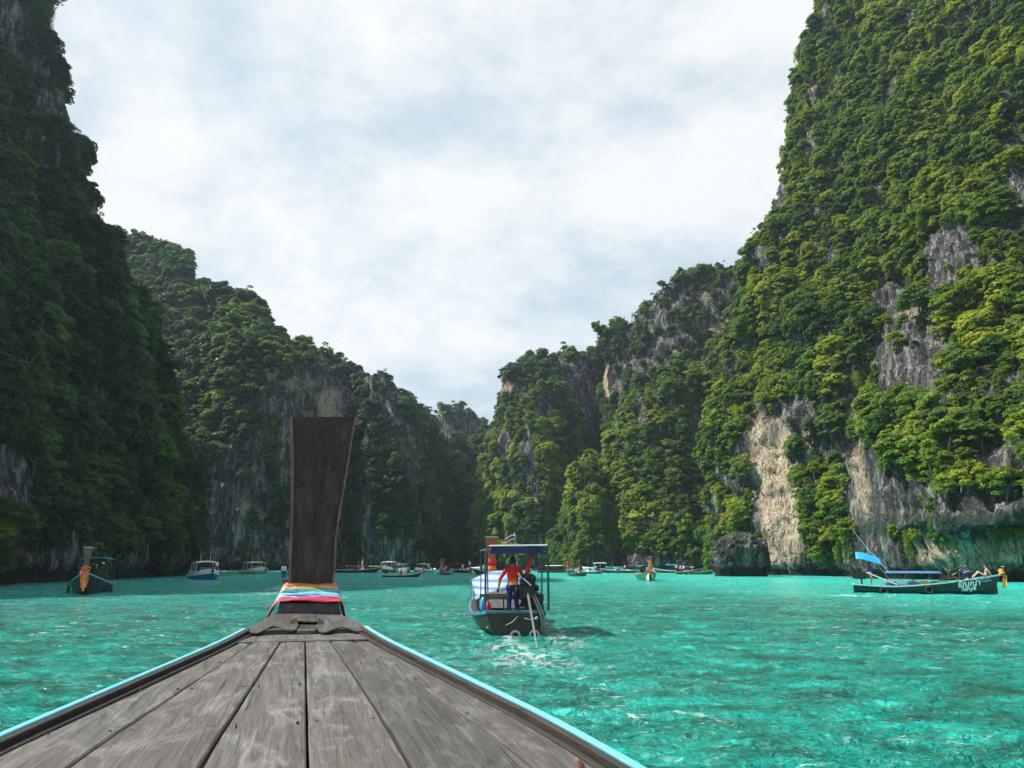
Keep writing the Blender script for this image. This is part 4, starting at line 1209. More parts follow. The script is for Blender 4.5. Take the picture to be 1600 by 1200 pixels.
# cross board in front of the planks
mb = MB(); zf = dz_local(0)
mb.slab([(edge_x(0, 0) + .01, -0.015, zf + 0.012), (edge_x(6, 0) - .01, -0.015, zf + 0.012), (edge_x(6, .38) + .02, 0.39, zf + 0.02), (edge_x(0, .38) - .02, 0.39, zf + 0.02)], (0, 0, -0.05))
mb.build('cross_board', DECK_WOOD, own, bevel=0.004)
# sheer: turquoise cap with a dark inner rail on each side
def rail(side, name, m, o0, o1, z0, z1):
    rows = []
    for y in np.linspace(0.44, -9.0, 48):
        ex_ = edge_x(0 if side < 0 else 6, y); z = dz_local(max(y, -4)) + .020 * max(0, (y + .6) / 1.04) ** 2
        rows.append([(ex_ + side * o0, y, z + z0), (ex_ + side * o0, y, z + z1), (ex_ + side * o1, y, z + z1), (ex_ + side * o1, y, z + z0)])
    mb = MB(); mb.grid(rows, close=True); mb.add(rows[0], [(0, 1, 2, 3)]); mb.add(rows[-1], [(3, 2, 1, 0)])
    return mb.build(name, m, own, bevel=0.003)
for s in (-1, 1):
    rail(s, 'inner_rail', DARK_WOOD, 0.004, 0.034, -0.05, 0.034)
    rail(s, 'lower_batten', DARK_WOOD, -0.022, 0.002, -0.03, 0.010)
    rail(s, 'gunwale', TEAL, 0.036, 0.066, -0.10, 0.040)
# hull sides down to the water and closed under the bow
HULLDARK = mat('hull_green_dark', (0.018, 0.045, 0.036), 0.4, var=0.25, vscale=3, dirt=0.4, dirt_rgb=(0.05, 0.045, 0.03))
rows = []
for y in np.linspace(1.05, -9.0, 40):
    if y > -0.1:
        t = (y + 0.1) / 1.15; hw = 0.50 * (1 - t) + 0.05; zt = dz_local(0) - 0.03 + 0.12 * t; zk = 0.0 + 0.75 * t ** 1.6 - 0.25
    else:
        hw = halfw(y) + 0.05; zt = dz_local(max(y, -4)) - 0.035; zk = -0.25
    zm = zk + (zt - zk) * 0.35
    cx = 0.5 * (edge_x(6, min(y, -.1)) + edge_x(0, min(y, -.1))) if y < 0 else 0.5 * (edge_x(6, -.1) + edge_x(0, -.1)) * (1 - (y / 1.05))
    rows.append([(cx - hw, y, zt), (cx - hw * .82, y, zm), (cx - hw * .35, y, zk), (cx + hw * .35, y, zk), (cx + hw * .82, y, zm), (cx + hw, y, zt)])
mb = MB(); mb.grid(rows); mb.add(rows[-1], [(0, 1, 2, 3, 4, 5)]); mb.add(rows[0], [(5, 4, 3, 2, 1, 0)])
mb.build('hull', HULLDARK, own)
mb = MB(); mb.slab([(-1.12, YB - .02, 0.55), (1.12, YB - .02, 0.55), (1.1, -8.8, 0.55), (-1.1, -8.8, 0.55)], (0, 0, -0.05))
mb.build('floor', DARK_WOOD, own)
for yy in (-5.3, -6.8):
    mb = MB(); mb.box((0, yy, 1.05), (2.2, 0.32, 0.05)); mb.build('bench', DECK_WOOD, own, bevel=0.01)
# carved breast plate: scrolled rear edge with a keyhole notch
def edge_pt(u, v, dz): return L(PD(u, v, dz))
zr = 0.062
prof = [(381, 982), (392, 983.2), (404, 983.4), (416, 980.6), (427, 978.6), (440, 979.6), (452, 980.8), (461, 980.4), (465.5, 978.2), (466, 976.9),
        (462, 976.4), (455, 976.8), (452, 975.8), (455, 974.6), (466, 974.4), (480, 974.6), (494, 974.4), (505, 974.0), (507.5, 975.0), (504, 976.2), (497, 976.3),
        (494.5, 977.0), (495.5, 978.6), (500, 980.6), (510, 981.2), (521, 979.2), (532, 977.6), (544, 977.8), (556, 979.4), (566, 979.6), (571, 978.0), (577, 976.6)]
rear = [edge_pt(u, v, zr) for u, v in prof]
fl, fr = edge_pt(432, 957, 0.125), edge_pt(534.5, 957, 0.125)
rear = [Vector(q) for q in catmull(np.array([list(p) for p in rear]), np.linspace(0, len(rear) - 1, 110)).tolist()]
nR = len(rear)
front = [fl.lerp(fr, i / (nR - 1)) for i in range(nR)]
_y0 = sum(p.y for p in rear) / nR; _sl = (fl.z - rear[0].z) / (fl.y - _y0)
def plate_z(p): return Vector((p.x, p.y, rear[0].z + (p.y - _y0) * _sl))
mb = MB(); rows = []
for k in range(7):
    t = k / 6
    rows.append([plate_z(rear[i].lerp(front[i], t)) for i in range(nR)])
bott = [[p + Vector((0, 0, -0.011)) for p in r] for r in rows]
mb.grid(rows); mb.grid(bott); mb.grid([rows[0], bott[0]]); mb.grid([rows[-1], bott[-1]])
mb.grid([[r[0] for r in rows], [r[0] for r in bott]]); mb.grid([[r[-1] for r in rows], [r[-1] for r in bott]])
o = mb.build('breast_plate', wood_mat('plate_wood', (0.030, 0.027, 0.025), (0.14, 0.133, 0.128), (0.065, 0.054, 0.046), 1.1, 0.5), own)
# centre block under the notch
mb = MB(); c = edge_pt(478, 988, 0.03)
mb.box((c.x + 0.005, c.y + 0.20, zf + 0.034), (0.135, 0.34, 0.04)); mb.build('centre_block', DECK_WOOD, own, bevel=0.01)
# dark inner board behind the scroll
mb = MB(); mb.slab([(edge_x(0, .40) - .03, .40, zf + .052), (edge_x(6, .40) + .03, .40, zf + .052), (edge_x(6, .40) - .10, .95, zf + .085), (edge_x(0, .40) + .10, .95, zf + .085)], (0, 0, -.11)); mb.build('inner_board', DARK_WOOD, own)
# riser and sloping stem block that carries the post
zb = 0.125
a0, a1 = edge_pt(433.5, 956, zb + .002), edge_pt(533, 956, zb + .002)
h = 0.068
ymid = (a0.y + a1.y) / 2
def at_y(u, v, ylocal):
    """point on the pixel ray at boat-local y"""
    d = Vector(ray(u, v)); o0 = Vector((0, 0, CAM_H))
    lo = _inv @ o0; ld = _inv.to_3x3() @ d
    t = (ylocal - lo.y) / ld.y
    return lo + ld * t
R0l, R0r = at_y(433.5, 956.5, ymid), at_y(533, 956.5, ymid)
R1l, R1r = at_y(437, 942.5, ymid + 0.02), at_y(530, 942.5, ymid + 0.02)
R2l, R2r = at_y(449, 914, ymid + 0.34), at_y(522, 914, ymid + 0.34)
mb = MB()
low = zf - 0.4
blk = [[R0l + Vector((0, 0, -.02)), R0r + Vector((0, 0, -.02))], [R1l, R1r], [R2l, R2r], [R2l + Vector((0, .12, -.02)), R2r + Vector((0, .12, -.02))]]
top = [R0l, R1l, R2l, R2l + Vector((0, .10, -.02)), Vector((R2l.x, R2l.y + .10, low)), Vector((R0l.x, R0l.y, low))]
topr = [R0r, R1r, R2r, R2r + Vector((0, .10, -.02)), Vector((R2r.x, R2r.y + .10, low)), Vector((R0r.x, R0r.y, low))]
mb.grid([top, topr], close=True); mb.add(top, [tuple(range(6))]); mb.add(topr, [tuple(range(5, -1, -1))])
mb.build('stem_block', MATS['plate_wood'], own, bevel=0.006)

# post: a wide board that leans forward and flares at the top, edge strips nailed on both sides
pl = [(450.5, 916), (451.5, 880), (453, 840), (454.5, 790), (455, 740), (454.5, 700), (453.5, 670), (452.5, 651)]
pr_ = [(522, 916), (525, 880), (525.5, 850), (527, 835), (534, 790), (543, 740), (549, 700), (554, 670), (557.5, 652.5)]
def edge_u(tab, v):
    vs = [p[1] for p in tab][::-1]; us = [p[0] for p in tab][::-1]
    return float(np.interp(v, vs, us))
ybot, ytop = ymid + 0.30, ymid + 0.48
rowsB, rowsF = [], []
post_e = []
for v in np.linspace(918, 651.5, 46):
    t = (918 - v) / (918 - 651.5)
    yl = ybot + (ytop - ybot) * (t ** 1.25)
    ul, ur = edge_u(pl, v) + 4.5, edge_u(pr_, v) - 3.5
    pL, pR = at_y(ul, v, yl), at_y(ur, v, yl)
    rb, rf = [], []
    for k in range(15):
        s = k / 14; p = pL.lerp(pR, s)
        q = 0.010 * perlin(np.array([[s * 5, t * 5.0, 1.3]]))[0] - 0.018 * math.exp(-((s - 0.52 + 0.05 * math.sin(t * 7)) / 0.035) ** 2) * (1 if 0.1 < t < 0.93 else 0.2)
        # the knot near the top
        q += 0.022 * math.exp(-((s - 0.53) / 0.05) ** 2 - ((t - 0.78) / 0.045) ** 2)
        rb.append(p + Vector((0, -q, 0))); rf.append(p + Vector((0, 0.085, 0)))
    rowsB.append(rb); rowsF.append(rf); post_e.append((pL, pR))
mb = MB(); mb.grid(rowsB); mb.grid(rowsF); mb.grid([[r[0] for r in rowsB], [r[0] for r in rowsF]]); mb.grid([[r[-1] for r in rowsB], [r[-1] for r in rowsF]])
mb.grid([rowsB[-1], rowsF[-1]]); mb.grid([rowsB[0], rowsF[0]])
post = mb.build('prow_post', PROW_WOOD, own, smooth=False)
for side in (0, 1):
    rows = []
    for j, (a, b) in enumerate(post_e):
        p = (a, b)[side]; w = (0.026, 0.018)[side] * (1 + 0.12 * math.sin(j * 1.7 + side)); sg = -1 if side == 0 else 1
        rows.append([p + Vector((sg * 0.001, -0.012, 0)), p + Vector((sg * w, -0.012, 0)), p + Vector((sg * w, 0.10, 0)), p + Vector((sg * 0.001, 0.10, 0))])
    mb = MB(); mb.grid(rows, close=True); mb.add(rows[0], [(0, 1, 2, 3)]); mb.add(rows[-1], [(3, 2, 1, 0)])
    mb.build('edge_strip', STRIP_WOOD, post)

# ribbons wound round the stem block
def cloth(name, rgb, var=0.25):
    m = mat(name, rgb, 0.55, var=var, vscale=18, bump=0.5, bscale=60)
    return m
bands = [('orange', (0.45, 0.13, 0.04), 914.0, 920.2), ('gold', (0.50, 0.30, 0.12), 919.6, 922.4), ('green', (0.16, 0.30, 0.10), 921.8, 927.2), ('blue', (0.02, 0.20, 0.42), 926.6, 929.4),
         ('pale_blue', (0.15, 0.40, 0.54), 928.8, 933.8), ('deep_blue', (0.05, 0.22, 0.48), 933.2, 935.8), ('white', (0.42, 0.30, 0.34), 935.3, 937.6), ('crimson', (0.55, 0.02, 0.07), 937.0, 943.2)]
def side_u(v, s):
    return np.interp(v, [914, 943], [448, 436]) - 1.2 if s < 0 else np.interp(v, [914, 943], [522.5, 531]) + 1.2
for bi, (cn, rgb, v0, v1) in enumerate(bands):
    m = cloth('ribbon_' + cn, rgb)
    rows = []
    nv = 5
    for k in range(nv + 1):
        v = v0 + (v1 - v0) * k / nv
        yl = ymid + 0.02 + (943 - v) / 29.0 * 0.32
        puff = 0.012 * math.sin(math.pi * k / nv) + 0.004 * bi / 8
        r = []
        ul, ur = side_u(v, -1), side_u(v, 1)
        PL, PR = at_y(ul, v, yl), at_y(ur, v, yl)
        # hanging left end, across the block, hanging right end
        drop = 0.14 + 0.035 * bi
        spl = 0.050 + 0.016 * bi
        for s in np.linspace(1, 0.08, 9):
            r.append(PL + Vector((-spl * s ** 0.8 - 0.010, 0.035 * s - 0.02, -drop * s ** 1.25 + 0.004)))
        for s in np.linspace(0, 1, 25):
            p = PL.lerp(PR, s)
            sag = 0.006 * math.sin(s * 7 + bi * 2.3 + k * .5) + 0.002 * math.sin(s * 31 + k * 1.3 + bi)
            bow = 0.010 * math.sin(math.pi * s)
            r.append(p + Vector((0, -0.010 - puff, 0.012 + sag + bow * 0.5 + puff * 0.4)))
        for s in np.linspace(0.08, 1, 9):
            r.append(PR + Vector((spl * 0.42 * s ** 0.8 + 0.010, 0.035 * s - 0.02, -drop * 0.8 * s ** 1.2 + 0.004)))
        rows.append(r)
    mb = MB(); mb.grid(rows)
    o = mb.build('ribbon', m, own, smooth=True)
    md = o.modifiers.new('thickness', 'SOLIDIFY'); md.thickness = 0.004
    md.offset = 1
# pale worn cleat tip poking up at the right edge of the deck
mb = MB(); c = edge_pt(905, 1204, 0.0)
mb.tube([c + Vector((0.01, 0, -.02)), c + Vector((0.006, 0.005, 0.012)), c + Vector((-0.002, 0.008, 0.025)), c + Vector((-0.004, 0.010, 0.034))], [0.015, 0.013, 0.009, 0.003], 9)
mb.build('cleat', STRIP_WOOD, own, smooth=True)
# nail heads along the plank ends and seams
mb = MB()
for i in range(6):
    for y in (-0.10, -0.9, -1.75, -2.6):
        for q in (0.12, 0.88):
            x = edge_x(i, y) * (1 - q) + edge_x(i + 1, y) * q
            mb.tube([(x, y + rng.uniform(-.02, .02), dz_local(y) - 0.01), (x, y, dz_local(y) + 0.0035)], 0.006, 7)
o = mb.build('nail_heads', mat('rusty_nail', (0.03, 0.018, 0.012), 0.6), own); tag(o, kind='stuff')

# ------------------------------------------------------------------ boats, built once per kind
BLUE_T = mat('blue_tarp', (0.05, 0.15, 0.42), 0.5, var=0.2, vscale=5, bump=0.3, bscale=8)
SKY_T = mat('bright_blue_tarp', (0.01, 0.30, 0.60), 0.45, var=0.15, vscale=6, bump=0.3, bscale=9)
PALE_T = mat('pale_blue_tarp', (0.45, 0.62, 0.82), 0.5, var=0.2, vscale=4, bump=0.3, bscale=9)
WHITE = mat('white_paint', (0.78, 0.78, 0.76), 0.3, var=0.06, vscale=4, dirt=0.25, dirt_rgb=(0.45, 0.43, 0.38))
WHITE_G = mat('worn_white_wood', (0.62, 0.60, 0.56), 0.6, var=0.15, vscale=6, dirt=0.5, dirt_rgb=(0.25, 0.22, 0.18))
STEEL = mat('grey_steel', (0.28, 0.29, 0.30), 0.35, 0.7, var=0.2)
DARKST = mat('dark_pipe', (.05, .055, .06), .45, .3, var=.3)
BLACK = mat('black_engine', (0.015, 0.015, 0.016), 0.45, 0.2, var=0.3)
RUBBER = mat('black_rubber', (0.02, 0.02, 0.02), 0.85, var=0.3)
FLOORW = mat('dark_floor', (.03, .025, .02), .7, var=.4)
WHITER = mat('white_rope', (0.42, 0.41, 0.37), 0.8, var=0.15)
GREENH = mat('dark_green_hull', (0.006, 0.022, 0.016), 0.35, var=0.3, vscale=2.5, dirt=0.35, dirt_rgb=(0.04, 0.035, 0.025))
REDH = mat('red_brown_hull', (0.16, 0.05, 0.03), 0.45, var=0.3, vscale=3, dirt=0.3)
BROWNH = mat('brown_wood_hull', (0.12, 0.07, 0.04), 0.5, var=0.3, vscale=3, dirt=0.35)
ORANGE = mat('orange_cloth', (0.75, 0.15, 0.015), 0.6, var=0.25, vscale=10)
YELLOW = mat('yellow_cloth', (0.75, 0.34, 0.03), 0.6, var=0.2, vscale=10)
RED = mat('red_cloth', (0.62, 0.01, 0.012), 0.6, var=0.2, vscale=10)
PINK = mat('pink_garland', (0.80, 0.16, 0.25), 0.6, var=0.3, vscale=20)
GREENC = mat('green_cloth', (0.10, 0.35, 0.06), 0.6, var=0.3, vscale=12)
WHITEC = mat('white_cloth', (0.80, 0.80, 0.80), 0.7, var=0.06)
REDPOST = mat('red_lacquer', (0.30, 0.075, 0.035), 0.4, var=0.25, vscale=8)
GLASS = mat('dark_glass', (0.02, 0.03, 0.035), 0.08, 0.0, 0.8)
PURPLE = mat('purple_cloth', (0.25, 0.20, 0.42), 0.7, var=0.3, vscale=8)

def hull_shape(Lh, B, bowh=1.45, sternh=0.62, midh=0.58, transom=0.84, rise=2.1, rise0=0.38):
    """stations from stern (y=-L/2) to bow (y=+L/2): list of (y, half beam, sheer z, keel z, y offset of keel)"""
    st = []
    for t in np.linspace(0, 1, 30):
        w = B / 2 * float(np.interp(t, [0, .12, .3, .5, .68, .82, .92, 1], [transom, (transom + 2) / 3 if transom < .8 else .94, 1, 1, .90, .66, .38, .09]))
        z = midh + (sternh - midh) * max(0, 1 - t / 0.3) ** 1.5 + (bowh - midh) * max(0, (t - rise0) / (1 - rise0)) ** rise
        k = -0.28 + 0.5 * max(0, (t - 0.86) / 0.14) ** 1.6
        st.append((-Lh / 2 + Lh * t, w, z, k, -0.9 * max(0, (t - 0.8) / 0.2) ** 1.3))
    return st
def longtail(name, label, loc, rz, Lh=10.5, B=2.3, bowh=1.45, hullm=None, gunm=None, innerm=None, canopy='none', canm=None, can=(0, 0, 0, 0),
             post_h=1.55, postm=None, ribbons=(), engine=True, shaft=4.2, shaft_az=0.0, fenders=(), rings=(), group=None, scale=1.0, benches=4,
             detail=1, canopy_tilt=0.0, rise=2.1, rise0=0.38, ex=0.0, transom=.84, rib=.62, canx=0.0, bow_deck=True, engine_cover=None, sternh=0.62, flagpole=False):
    hullm = hullm or GREENH; gunm = gunm or TEAL; innerm = innerm or WHITE_G; postm = postm or BROWNH
    e = empty(name, (loc[0], loc[1], 0), rz, label, 'boat', group, scale)
    st = hull_shape(Lh, B, bowh, sternh, transom=transom, rise=rise, rise0=rise0)
    out = []
    for (y, w, z, k, ko) in st:
        zc = 0.02 if k < 0 else k + 0.15
        half = [(w, y, z), (w * .95, y + ko * .25, z * .62 + .08), (w * .82, y + ko * .45, zc + (z - zc) * .30), (w * .56, y + ko * .7, zc), (w * .25, y + ko * .9, k * .8)]
        out.append([(-a, b, c_) for a, b, c_ in half] + [(0, y + ko, k)] + half[::-1])
    mb = MB(); mb.grid(out); mb.add(out[0], [tuple(range(10, -1, -1))]); mb.add(out[-1], [tuple(range(11))])
    mb.build('hull', hullm, e)
    inn = []
    for (y, w, z, k, ko) in st[1:-1]:
        wi = max(0.03, w - 0.05)
        inn.append([(-wi, y, z - 0.01), (-wi * .88, y, max(0.16, z * .45)), (-wi * .7, y, 0.13), (wi * .7, y, 0.13), (wi * .88, y, max(0.16, z * .45)), (wi, y, z - 0.01)])
    mb = MB(); mb.grid(inn); mb.add(inn[0], [tuple(range(6))]); mb.build('inner_hull', innerm, e)
    mb = MB(); mb.grid([[(r[2][0] - .04, r[2][1], .20), (r[3][0] + .04, r[3][1], .20)] for r in inn]); mb.build('floor', FLOORW, e)
    for sgn in (-1, 1):
        r = []
        for (y, w, z, k, ko) in st:
            r.append([(sgn * (w - .055), y, z - .02), (sgn * (w - .055), y, z + .035), (sgn * (w + .035), y, z + .035), (sgn * (w + .035), y, z - .055)])
        mb = MB(); mb.grid(r, close=True); mb.add(r[0], [(0, 1, 2, 3)]); mb.add(r[-1], [(3, 2, 1, 0)]); mb.build('gunwale', gunm, e)
    y0, w0, z0 = st[0][:3]
    mb = MB(); mb.box((0, y0 + 0.02, z0 + 0.0), (2 * w0 + .06, 0.10, 0.085)); mb.build('transom_rail', gunm, e, bevel=0.01)
    if bow_deck:
        r = []
        for (y, w, z, k, ko) in st[22:]: r.append([(-w + .05, y, z - .03), (w - .05, y, z - .03)])
        mb = MB(); mb.grid(r); o = mb.build('bow_deck', MATS['weathered_deck'] if detail < 2 else DECK_WOOD, e)
        md = o.modifiers.new('t', 'SOLIDIFY'); md.thickness = 0.03
    for k in range(benches):
        t = 0.20 + 0.13 * k; i = int(t * 29); y, w, z = st[i][:3]
        mb = MB(); mb.box((0, y, z * .62), (2 * w * .9, 0.34, 0.045)); mb.build('bench', WHITE_G, e, bevel=0.01)
    yb, wb, zb_ = st[-1][:3]
    # stem and upswept post
    mb = MB(); pts = []
    ph = post_h
    prof = [(yb - .30, zb_ - .18), (yb + .02, zb_ - .02), (yb + .16, zb_ + .30 * ph), (yb + .22, zb_ + .65 * ph), (yb + .20, zb_ + ph)]
    rowsL = []
    for i, (y, z) in enumerate(prof):
        wd = (0.13, 0.13, 0.13, 0.17, 0.25)[i]; th = 0.06
        rowsL.append([(-wd, y - th, z), (wd, y - th, z), (wd, y + th, z), (-wd, y + th, z)])
    mb.grid(rowsL, close=True); mb.add(rowsL[0], [(3, 2, 1, 0)]); mb.add(rowsL[-1], [(0, 1, 2, 3)])
    pp = mb.build('prow_post', postm, e, bevel=0.008)
    mb = MB(); y, z = prof[-1]; mb.box((0, y, z + 0.02), (0.54, 0.15, 0.035)); mb.build('post_cap', WHITE_G, pp)
    # wound cloths and hanging ends
    r_ = random.Random(len(label) * 7 + int(Lh * 10))
    for i, cm in enumerate(ribbons):
        t = 0.06 + rib * i / max(1, len(ribbons))
        z = zb_ + t * ph; y = float(np.interp(z, [p[1] for p in prof], [p[0] for p in prof]))
        wd = float(np.interp(z, [zb_, zb_ + ph], [0.15, 0.24]))
        hgt = ph * rib / len(ribbons)
        mb = MB(); rr = []
        for k in range(7):
            zz = z + hgt * 1.1 * k / 6; b = 0.03 * math.sin(math.pi * k / 6)
            rr.append([((wd + b) * math.cos(a) * (1 + .05 * math.sin(5 * a + k)), y + (0.12 + b) * math.sin(a), zz + .015 * math.sin(3 * a + i)) for a in np.linspace(0, 2 * math.pi, 16, endpoint=False)])
        mb.grid(rr, close=True); rb = mb.build('ribbon', cm, e, smooth=True)
        # bow knot and tails falling in front of the stem
        if i % 2 == 0:
            mb = MB()
            for sx in (-1, 1):
                x0 = sx * r_.uniform(.02, .10); ln = r_.uniform(.55, .95); wdt = r_.uniform(.06, .10); rr = []
                for k in range(9):
                    q = k / 8; rr.append([(x0 + sx * .06 * math.sin(q * 3) - wdt * (0.6 + q * .5), y + .15 + .06 * math.sin(q * 5 + i), z - ln * q), (x0 + sx * .06 * math.sin(q * 3) + wdt * (0.6 + q * .5), y + .17 + .06 * math.sin(q * 4 + i), z - ln * q)])
                mb.grid(rr)
            o = mb.build('ribbon_tail', cm, rb); md = o.modifiers.new('t', 'SOLIDIFY'); md.thickness = 0.012
    if ribbons:
        z = zb_ + 0.16 * ph; y = float(np.interp(z, [p[1] for p in prof], [p[0] for p in prof]))
        mb = MB()
        for k in range(22):
            a = 2 * math.pi * k / 22; mb.ball((0.23 * math.cos(a), y + .02 + .20 * math.sin(a), z + .06 * math.cos(a * 2) - (.22 if math.sin(a) > .5 else 0) * math.sin(a)), 0.055, 6, 4)
        mb.build('flower_garland', PINK if len(ribbons) > 1 else YELLOW, e)
    # canopy: (y0, y1, half width, z)
    if canopy != 'none':
        ya, yc, hw, zc = can
        mb = MB(); rr = []
        for k in range(9):
            q = k / 8; y = ya + (yc - ya) * q; zz = zc + canopy_tilt * (q - .5)
            rr.append([(x * hw + canx, y, zz + 0.13 * (1 - x * x) - 0.015 * math.sin(q * 25) * abs(x)) for x in np.linspace(-1, 1, 9)])
        mb.grid(rr); o = mb.build('canopy', canm or BLUE_T, e, smooth=True)
        md = o.modifiers.new('t', 'SOLIDIFY'); md.thickness = 0.03
        for x in (-hw + .03, hw - .03):
            for q in ((0.02, 0.98) if yc - ya < 3.5 else (0.02, 0.5, 0.98)):
                y = ya + (yc - ya) * q
                t = (y + Lh / 2) / Lh; i = min(29, max(0, int(t * 29))); xb = min(hw - .03, st[i][1] - .06)
                mb = MB(); mb.tube([(math.copysign(xb, x), y, st[i][2] - .02), (x, y, zc + canopy_tilt * (q - .5) + .0)], 0.022, 6); mb.build('canopy_post', DARKST, e)
        if detail >= 2:
            for x in (-hw, hw):
                mb = MB(); mb.tube([(x, ya, zc - canopy_tilt * .5), (x, yc, zc + canopy_tilt * .5)], 0.02, 6); mb.build('canopy_rail', STEEL, e)
    if engine:
        en = MB(); ey = -Lh / 2 + 0.55; ez = sternh + 0.55; EX = 0.05 + ex
        en.box((EX, ey, ez), (0.46, 0.75, 0.42)); en.box((EX, ey + .05, ez + .30), (0.34, 0.5, 0.2)); en.tube([(EX - .27, ey - .2, ez + .05), (EX - .35, ey - .2, ez + .05)], 0.15, 12)
        en.box((EX, ey - .45, ez - .02), (0.26, 0.22, 0.3)); en.box((EX, ey + .05, sternh + .12), (0.12, 0.12, .5))
        eo = en.build('engine', BLACK, e, bevel=0.02)
        mb = MB(); mb.tube([(EX + .15, ey + .25, ez + .35), (EX + .15, ey + .25, ez + .62), (EX + .15, ey - .1, ez + .68)], 0.035, 7); mb.build('exhaust_pipe', STEEL, eo)
        mb = MB(); mb.tube([(EX, ey - .1, ez + .42), (EX, ey - .1, ez + .55)], 0.16, 12); mb.build('air_filter', BLACK, eo)
        mb = MB(); mb.tube([(EX, ey + .35, ez), (EX - .17, ey + .9, ez + .12), (EX - .21, ey + 1.25, ez + .1)], 0.022, 7); mb.build('steering_handle', STEEL, eo)
        dx, dy = math.sin(shaft_az), -math.cos(shaft_az)
        mb = MB(); p0 = Vector((EX, ey - .5, ez)); p1 = Vector((EX + dx * shaft, ey - .5 + dy * shaft, 0.02))
        mb.tube([p0, p0.lerp(p1, .5), p1], [0.04, .032, .028], 8); sh = mb.build('drive_shaft', STEEL, e)
        mb = MB(); mb.box((p1.x, p1.y, p1.z), (.03, .10, .22), (0, .5, 0)); mb.box((p1.x, p1.y, p1.z), (.22, .10, .03), (0, .5, 0)); mb.build('propeller', STEEL, sh)
    for (y, sgn) in fenders:
        t = (y + Lh / 2) / Lh; i = min(29, max(0, int(t * 29))); w, z = st[i][1], st[i][2]
        mb = MB(); mb.torus((sgn * (w + .06), y, z - .34), 0.22, 0.07, 'X', 20, 8); fe = mb.build('tyre_fender', RUBBER, e, smooth=True)
        mb = MB(); mb.tube([(sgn * (w + .05), y, z - .12), (sgn * (w - .02), y, z + .04)], 0.012, 5); mb.build('fender_rope', WHITER, fe)
    for (x, z, rr) in rings:
        mb = MB(); mb.torus((x, -Lh / 2 - .06, z), rr, 0.035, 'Y', 22, 8); mb.build('hose_loop', WHITER, e, smooth=True)
    return e
def speedboat(label, loc, rz, Lh=9.0, B=2.9, hullm=None, group=None, antennas=2, roof=True, scale=1.0, low=None):
    e = empty('speedboat', (loc[0], loc[1], 0), rz, label, 'speedboat', group, scale)
    st = []
    for t in np.linspace(0, 1, 22):
        w = B / 2 * float(np.interp(t, [0, .3, .55, .75, .9, 1], [.94, 1, .97, .78, .46, .10])); z = 0.85 + .45 * t ** 2
        st.append((-Lh / 2 + Lh * t, w, z, -.35 + .95 * max(0, (t - .75) / .25) ** 2))
    out = [[(-w, y, z), (-w * .99, y, z - .42), (-w * .88, y - .1, max(.12, k + .2)), (0, y - .25 * (y > 0), k), (w * .88, y - .1, max(.12, k + .2)), (w * .99, y, z - .42), (w, y, z)] for (y, w, z, k) in st]
    lowr = [r[1:6] for r in out]
    mb = MB(); mb.grid(lowr); mb.add(lowr[0], [(4, 3, 2, 1, 0)]); mb.build('hull', hullm or WHITE, e, smooth=False)
    for s, (i0, i1) in ((-1, (0, 1)), (1, (5, 6))):
        mb = MB(); r = [[(p[i0][0] + s * .012, p[i0][1], p[i0][2]), (p[i1][0] + s * .012, p[i1][1], p[i1][2])] for p in out]; mb.grid(r)
        o = mb.build('topside', WHITE, e); md = o.modifiers.new('t', 'SOLIDIFY'); md.thickness = .02; md.offset = -1
    mb = MB(); mb.grid([[(-w, y, z), (-w * .75, y, z + .16), (w * .75, y, z + .16), (w, y, z)] for (y, w, z, k) in st[11:]]); mb.add([(-st[11][1], st[11][0], st[11][2]), (st[11][1], st[11][0], st[11][2]), (st[11][1] * .75, st[11][0], st[11][2] + .16), (-st[11][1] * .75, st[11][0], st[11][2] + .16)], [(0, 1, 2, 3)]); mb.build('foredeck', WHITE, e)
    mb = MB(); mb.grid([[(-w * .96, y, .45), (w * .96, y, .45)] for (y, w, z, k) in st[:12]]); mb.build('cockpit_floor', WHITE_G, e)
    for k in range(3):
        mb = MB(); mb.box((0, -Lh * .32 + k * 1.25, .68), (B * .78, .42, .42)); mb.build('seat', mat('blue_vinyl', (0.06, 0.15, 0.35), .5), e, bevel=.04)
    if roof:
        mb = MB(); ys, ye = -Lh * .28, Lh * .12
        mb.grid([[(x * B * .42, ys + (ye - ys) * q, 2.35 + .14 * (1 - x * x) - .10 * (q > .85) + .05 * q) for x in np.linspace(-1, 1, 9)] for q in np.linspace(0, 1, 9)])
        o = mb.build('roof', WHITE, e, smooth=True); md = o.modifiers.new('t', 'SOLIDIFY'); md.thickness = .10
        for x in (-1, 1):
            for y in (ys + .1, (ys + ye) / 2, ye - .1):
                mb = MB(); mb.tube([(x * B * .45, y, .9), (x * B * .41, y, 2.36)], .03, 6); mb.build('roof_post', WHITE, e)
        r = []
        for a in np.linspace(-1, 1, 9):
            yy = Lh * .20 - .5 * a * a; r.append([(a * B * .40, yy, 1.02), (a * B * .38, yy - .45, 1.62)])
        mb = MB(); mb.grid(r); o = mb.build('windscreen', GLASS, e); md = o.modifiers.new('t', 'SOLIDIFY'); md.thickness = .02
        for k in range(antennas):
            mb = MB(); x = (-.55, .65)[k % 2]; mb.tube([(x, -.4, 2.45), (x + .05 * (k * 2 - 1), -.5, 4.1)], [.03, .012], 5); mb.build('antenna', WHITE, e)
    for x in (-.5, .5):
        en = MB(); en.box((x, -Lh / 2 - .28, .95), (.38, .5, .55)); en.box((x, -Lh / 2 - .26, .35), (.16, .28, .9)); en.build('outboard_motor', BLACK, e, bevel=.05)
    return e
def water_at(u, v): p = PZ(u, v, 0); return Vector((p[0], p[1], 0))

BLACKBAG = mat('dark_bag', (.02, .02, .025), .7); REDBAG = mat('red_bag', (.35, .03, .03), .7)
